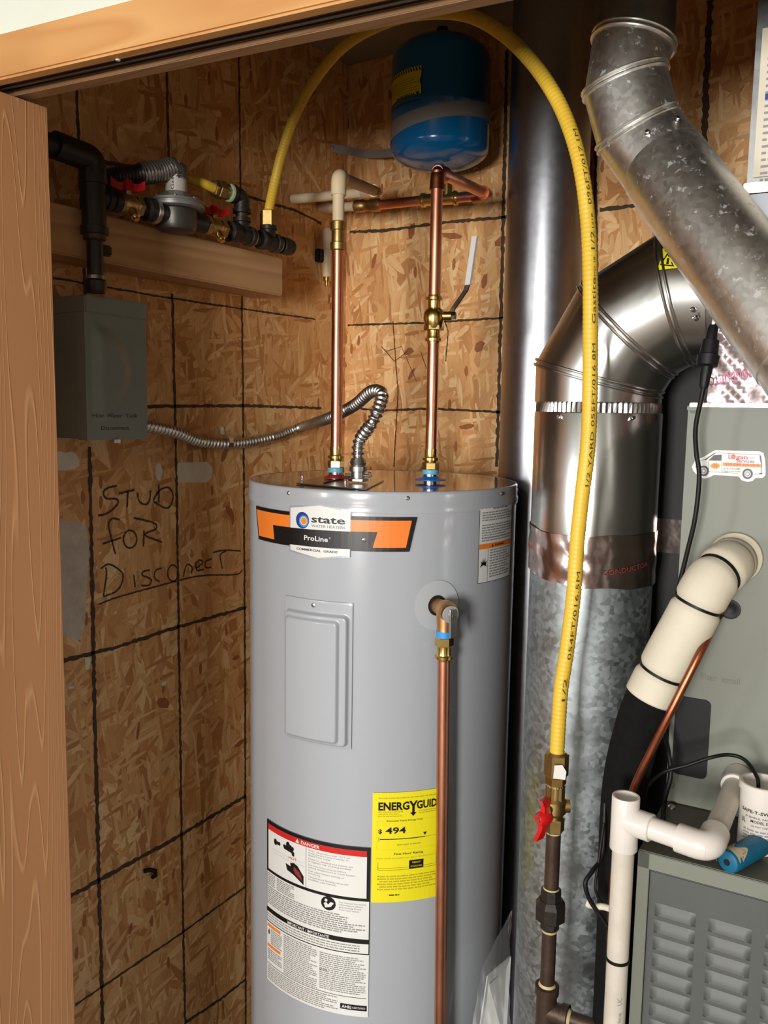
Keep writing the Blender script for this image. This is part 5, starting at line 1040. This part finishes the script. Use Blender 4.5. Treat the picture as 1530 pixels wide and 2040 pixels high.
# float switch cup
FC = V(D(1517, 1600, 1.115)); zf0 = ZL+.001; zf1 = zat(1517, 1556, FC); FCb = V((FC.x, FC.y, 0))
fs = thing('float_switch', 'white plastic float switch cup with printed label on the cabinet top', 'switch', FCb+V((0, 0, zf0)))
Lf = zf1-zf0; rf = .0255
m = MB('pvc').lathe(FCb+V((0, 0, zf0)), (0, 0, 1), [(0, rf-.005), (.003, rf-.001), (.006, rf), (Lf-.010, rf), (Lf-.009, rf+.0022), (Lf-.001, rf+.0022), (Lf, rf+.001), (Lf, rf-.002), (Lf-.016, rf-.0025), (Lf-.017, .001)], 40); cup = m.build('cup', fs)
fth = math.atan2(-FC.y, -FC.x); fm_ = lambda s, z, off=0: FCb+V(((rf+off)*math.cos(fth+s/rf), (rf+off)*math.sin(fth+s/rf), z))
m = MB('label_black').text('SAFE-T-SWITCH', fm_, -.024, zf0+Lf*.62, .0042, .0004, wd=.050, bold=.02).text('A SIMPLE, FAILSAFE', fm_, -.018, zf0+Lf*.55, .0024, .0004, wd=.038).text('MODEL SS3', fm_, -.011, zf0+Lf*.49, .0034, .0004, wd=.024, bold=.02).text('UL', fm_, -.024, zf0+Lf*.46, .006, .0004, wd=.006, bold=.02)
m.text('US PAT 7,067,751', fm_, -.010, zf0+Lf*.43, .0022, .0004, wd=.026).use('label_fine').fine(fm_, -.020, .022, [zf0+Lf*(.36-.045*i) for i in range(5)], .0020, .0004, seed=51); m.build('lettering', cup)
# blue tool
bt = thing('blue_tool', 'blue handled tool with worn paint lying on the cabinet top', 'tool', PZ(1450, 1730, ZL+.001))
t0_ = V(PZ(1448, 1718, ZL+.0155)); t1_ = V(PZ(1532, 1672, ZL+.0155)); td = (t1_-t0_).normalized()
m = MB('blue_tool').lathe(t0_, td, [(0, .0075), (.002, .0125), (.006, .0140), ((t1_-t0_).length-.02, .0140), ((t1_-t0_).length-.008, .0120), ((t1_-t0_).length, .0145), ((t1_-t0_).length+.05, .0140), ((t1_-t0_).length+.055, .010)], 24); hb_ = m.build('grip', bt)
m = MB('tool_wear'); uu = V((0, 0, 1)); ss = td.cross(uu)
def wear(u, v):
    an = -1.1+2.2*v+.3*math.sin(u*9); h = .004+(.018+.008*math.sin(v*11))*u; return t0_+td*h+(uu*math.cos(an)-ss*math.sin(an)*-1)*.0143
m.grid(wear, 6, 16); m.build('worn_patch', hb_); MB('dark_hole').lathe(t0_-td*.0004, td, [(0, .004), (.002, .004)], 14).build('hang_hole', hb_)
nl = MB('zinc').tube([V(PZ(1423, 1697, ZL+.014)), V(PZ(1428, 1715, ZL+.003))], .0012, 8); tag(nl.build('wire_nail'), 'thin shiny nail poking up beside the blue tool', 'nail')

# ================================================================== CABLES
def cable(name, label, pts, r, cat='cable', m='rubber', n=8):
    t = MB(m).tube(spline(pts, n), r, 10); return tag(t.build(name), label, cat)
pw = thing('power_cord', 'black cord with an inline plug hanging down the upper cabinet edge', 'cable', D(1420, 640, 1.13))
pc_ = [V(D(1430, 640, 1.14)), V(D(1418, 690, 1.125)), V(D(1408, 740, 1.12)), V(D(1398, 790, 1.12)), V(D(1386, 850, 1.125)), V(D(1387, 900, 1.13)), V(D(1393, 950, 1.13)), V(D(1385, 1030, 1.13)), V(D(1369, 1100, 1.135)), V(D(1352, 1170, 1.14)), V(D(1345, 1210, 1.145)), V(D(1330, 1300, 1.19))]
MB('rubber').tube(spline(pc_, 8), .0030, 10).build('wire', pw)
a = V(D(1421, 648, 1.135)); b = V(D(1401, 775, 1.12)); d_ = b-a; L = d_.length
MB('black_plastic').lathe(a, d_, [(0, .0045), (L*.05, .0060), (L*.22, .0070), (L*.24, .0100), (L*.46, .0110), (L*.48, .0135), (L*.64, .0125), (L*.66, .0075), (L*.95, .0060), (L, .004)], 18).build('plug', pw)
cable('thermostat_wire', 'thin black wire arching from the float switch across the grey cabinet', [FCb+V((-.004, -.004, zf1-.010)), V(D(1508, 1548, 1.11)), V(D(1485, 1515, 1.10)), V(D(1455, 1504, 1.10)), V(D(1420, 1508, 1.11)), V(D(1370, 1524, 1.11)), V(D(1325, 1537, 1.11)), V(D(1300, 1555, 1.12)), V(D(1283, 1580, 1.13))], .0024)
cable('black_cable', 'pair of black wires dropping past the left edge of the cabinet', [V(D(1320, 1440, 1.16)), V(D(1332, 1500, 1.13)), V(D(1336, 1545, 1.12)), V(D(1325, 1590, 1.12)), V(D(1320, 1640, 1.13)), V(D(1315, 1720, 1.14))], .0032)
cable('looped_cable', 'black wire looping out left of the white drain pipe', [V(D(1205, 1600, 1.13)), V(D(1200, 1700, 1.11)), V(D(1180, 1735, 1.09)), V(D(1166, 1760, 1.08)), V(D(1176, 1795, 1.08)), V(D(1200, 1830, 1.08)), V(D(1225, 1870, 1.08))], .0030)
cable('thin_loop_wire', 'thinner black wire inside the loop left of the drain pipe', [V(D(1203, 1640, 1.12)), V(D(1192, 1720, 1.10)), V(D(1186, 1770, 1.09)), V(D(1200, 1800, 1.09)), V(D(1218, 1812, 1.10))], .0018)
m = MB('foam_white').tube(spline([V(D(1172, 1798, 1.09)), V(D(1185, 1806, 1.085)), V(D(1200, 1806, 1.085)), V(D(1216, 1810, 1.08))], 5), [.0065]*3+[.0045]*13, 10); tag(m.build('cable_tie'), 'short off white tie end sticking out at the wire loop', 'tie')

# ================================================================== GAS RISER
gr = thing('gas_riser', 'dark iron gas riser with union and tee in front of the duct', 'pipe', GP+V((0, 0, .2)))
zz = lambda px, py: zat(px, py, GP)
z_n1, z_n0 = zz(1111, 1502), zz(1111, 1545); 
m = MB('brass_dull'); hexn(m, GP+V((0, 0, z_n0)), (0, 0, 1), .0175, z_n1-z_n0); m.lathe(GP+V((0, 0, z_n1)), (0, 0, 1), [(0, .0150), (.003, .0120)], 20)
m.use('brass'); z_v1 = zz(1110, 1562); hexn(m, GP+V((0, 0, z_v1)), (0, 0, 1), .0150, z_n0-z_v1); m.use('dope_green').lathe(GP+V((0, 0, z_v1-.003)), (0, 0, 1), [(0, .0125), (.004, .0125)], 20)
fcm = V((.546, -.838, 0)); m.use('label_white'); 
m.build('hose_nut', ch)
tg = MB('white_plastic'); rtv = V((.838, .546, 0)); q0 = GP+fcm*.0186+V((0, 0, z_n0+.004)); plate(tg, planemap(q0, rtv, (0, 0, 1)), [(-.008, 0), (.009, -.002), (.010, .010), (.004, .020), (-.007, .019)], 0, .0008).build('white_tag', ch)
vg = thing('gas_shutoff', 'brass gas shutoff with a red handle on the riser below the hose', 'valve', GP+V((0, 0, zz(1106, 1655))))
z_b0 = zz(1106, 1655); z_b1 = z_v1; Lb = z_b1-z_b0
m = MB('brass_dull').lathe(GP+V((0, 0, z_b0)), (0, 0, 1), [(0, .0125), (Lb*.35, .0125), (Lb*.42, .0165), (Lb*.66, .0165), (Lb*.72, .0125), (Lb, .0125)], 24); hexn(m, GP+V((0, 0, z_b0)), (0, 0, 1), .0150, .020); hexn(m, GP+V((0, 0, z_b1-.024)), (0, 0, 1), .0140, .022)
zh = z_b0+Lb*.54; m.cyl(GP+V((0, 0, zh))+rtv*.004, GP+V((0, 0, zh))+rtv*.021, .0100, 20); hdl = (-rtv*.75+fcm*.66).normalized(); m.cyl(GP+V((0, 0, zh)), GP+V((0, 0, zh))+hdl*.020, .008, 16); m.build('valve_body', vg)
zh2 = zz(1085, 1617); handle(vg, GP+V((0, 0, zh2))+hdl*.016, hdl, V((0, 0, 1))+rtv*.10, 1.0).build('handle', vg)
Bi = 'brown_iron'
zu1, zu0 = zz(1101, 1770), zz(1100, 1850); zte = zz(1095, 1962)
m = MB(Bi).cyl(GP+V((0, 0, zu1-.004)), GP+V((0, 0, z_b0+.002)), .0107, 24); m.use('pipe_dope').lathe(GP+V((0, 0, z_b0)), (0, 0, -1), [(0, .0118), (.003, .0112)], 20).lathe(GP+V((0, 0, zu1+.002)), (0, 0, -1), [(0, .0112), (.006, .0128)], 20); m.build('upper_nipple', gr)
Lu = zu1-zu0; m = MB(I); m.lathe(GP+V((0, 0, zu0)), (0, 0, 1), [(0, .0125), (Lu*.05, .0145), (Lu*.25, .0145)], 8, smooth=False); m.lathe(GP+V((0, 0, zu0+Lu*.22)), (0, 0, 1), [(0, .0190), (Lu*.05, .0225), (Lu*.38, .0225), (Lu*.52, .0170)], 8, smooth=False); m.lathe(GP+V((0, 0, zu0+Lu*.70)), (0, 0, 1), [(0, .0160), (Lu*.25, .0155), (Lu*.30, .0130)], 8, smooth=False); m.build('union', gr)
m = MB(Bi).cyl(GP+V((0, 0, zte-.004)), GP+V((0, 0, zu0+.004)), .0107, 24); m.use('pipe_dope').lathe(GP+V((0, 0, zu0)), (0, 0, -1), [(0, .0125), (.004, .0112)], 20); m.build('lower_nipple', gr)
zt9 = zz(1092, 2010); m = MB(Bi).cyl(GP+V((0, 0, zte-.10)), GP+V((0, 0, zte-.002)), .0150, 26); band(m, GP+V((0, 0, zte-.014)), (0, 0, 1), .0150, .014, .0025); band(m, GP+V((0, 0, zte-.085)), (0, 0, 1), .0150, .014, .0025)
bd_ = (fd*1.0+V((0, 0, 0))).normalized(); zb9 = zte-.040; m.cyl(GP+V((0, 0, zb9)), GP+V((0, 0, zb9))+bd_*.032, .0145, 24); band(m, GP+V((0, 0, zb9))+bd_*.022, bd_, .0145, .012, .0025); m.use('pipe_dope').lathe(GP+V((0, 0, zte-.001)), (0, 0, 1), [(0, .0135), (.0045, .0110)], 20).lathe(GP+V((0, 0, zb9))+bd_*.034, bd_, [(0, .0135), (.004, .0112)], 20); m.build('tee', gr)
MB(Bi).cyl(GP+V((0, 0, zb9))+bd_*.030, GP+V((0, 0, zb9))+bd_*.125, .0107, 22).build('branch_pipe', gr)
MB(Bi).cyl(GP+V((0, 0, .15)), GP+V((0, 0, zte-.09)), .0107, 22).build('drop_pipe', gr)

# ================================================================== MANUAL IN BAG
bg = thing('manual_bag', 'clear plastic bag with a white manual tucked beside the water heater', 'bag', D(990, 2040, 1.5))
b4 = [D(952, 2080, 1.47), D(1008, 2080, 1.50), D(1018, 1905, 1.56), D(972, 1945, 1.49)]
b4 = [V(p) for p in b4]
m = MB('label_white'); slab(m, b4, .004); n4 = (b4[1]-b4[0]).cross(b4[3]-b4[0]).normalized()
if n4.dot(V((0, -1, 0))) < 0: n4 = -n4
bkm = planemap(b4[3]+n4*.0002, (b4[2]-b4[3]).normalized(), (b4[3]-b4[0]).normalized())
mn = m.build('manual', bg)
def bkl(a, b, off=0): return b4[3]+(b4[2]-b4[3]).normalized()*a+(b4[3]-b4[0]).normalized()*b+n4*(.0006+off)
MB('label_fine').fine(bkl, .010, .040, [-.020, -.026, -.032], .003, .0, seed=61).rect(bkl, .012, .034, -.052, -.044, .0).build('cover_print', mn)
F4 = [V(D(934, 2090, 1.455)), V(D(1016, 2090, 1.50)), V(D(1021, 1812, 1.60)), V(D(1000, 1868, 1.535)), V(D(962, 1925, 1.465))]
def film(u, v):
    l = F4[0].lerp(F4[4], min(1, v/.62)) if v < .62 else F4[4].lerp(F4[2], (v-.62)/.38); r2 = F4[1].lerp(F4[2], v)
    return l.lerp(r2, u)+V((0, -1, 0))*(.006+.005*math.sin(u*9+v*14)*math.sin(v*21+u*4)+.002*math.sin(u*33+v*17))
MB('clear_film').grid(film, 24, 46).build('clear_film', bg, sharp=180)

for o in bpy.data.objects:
    if '_b' in o: del o['_b']
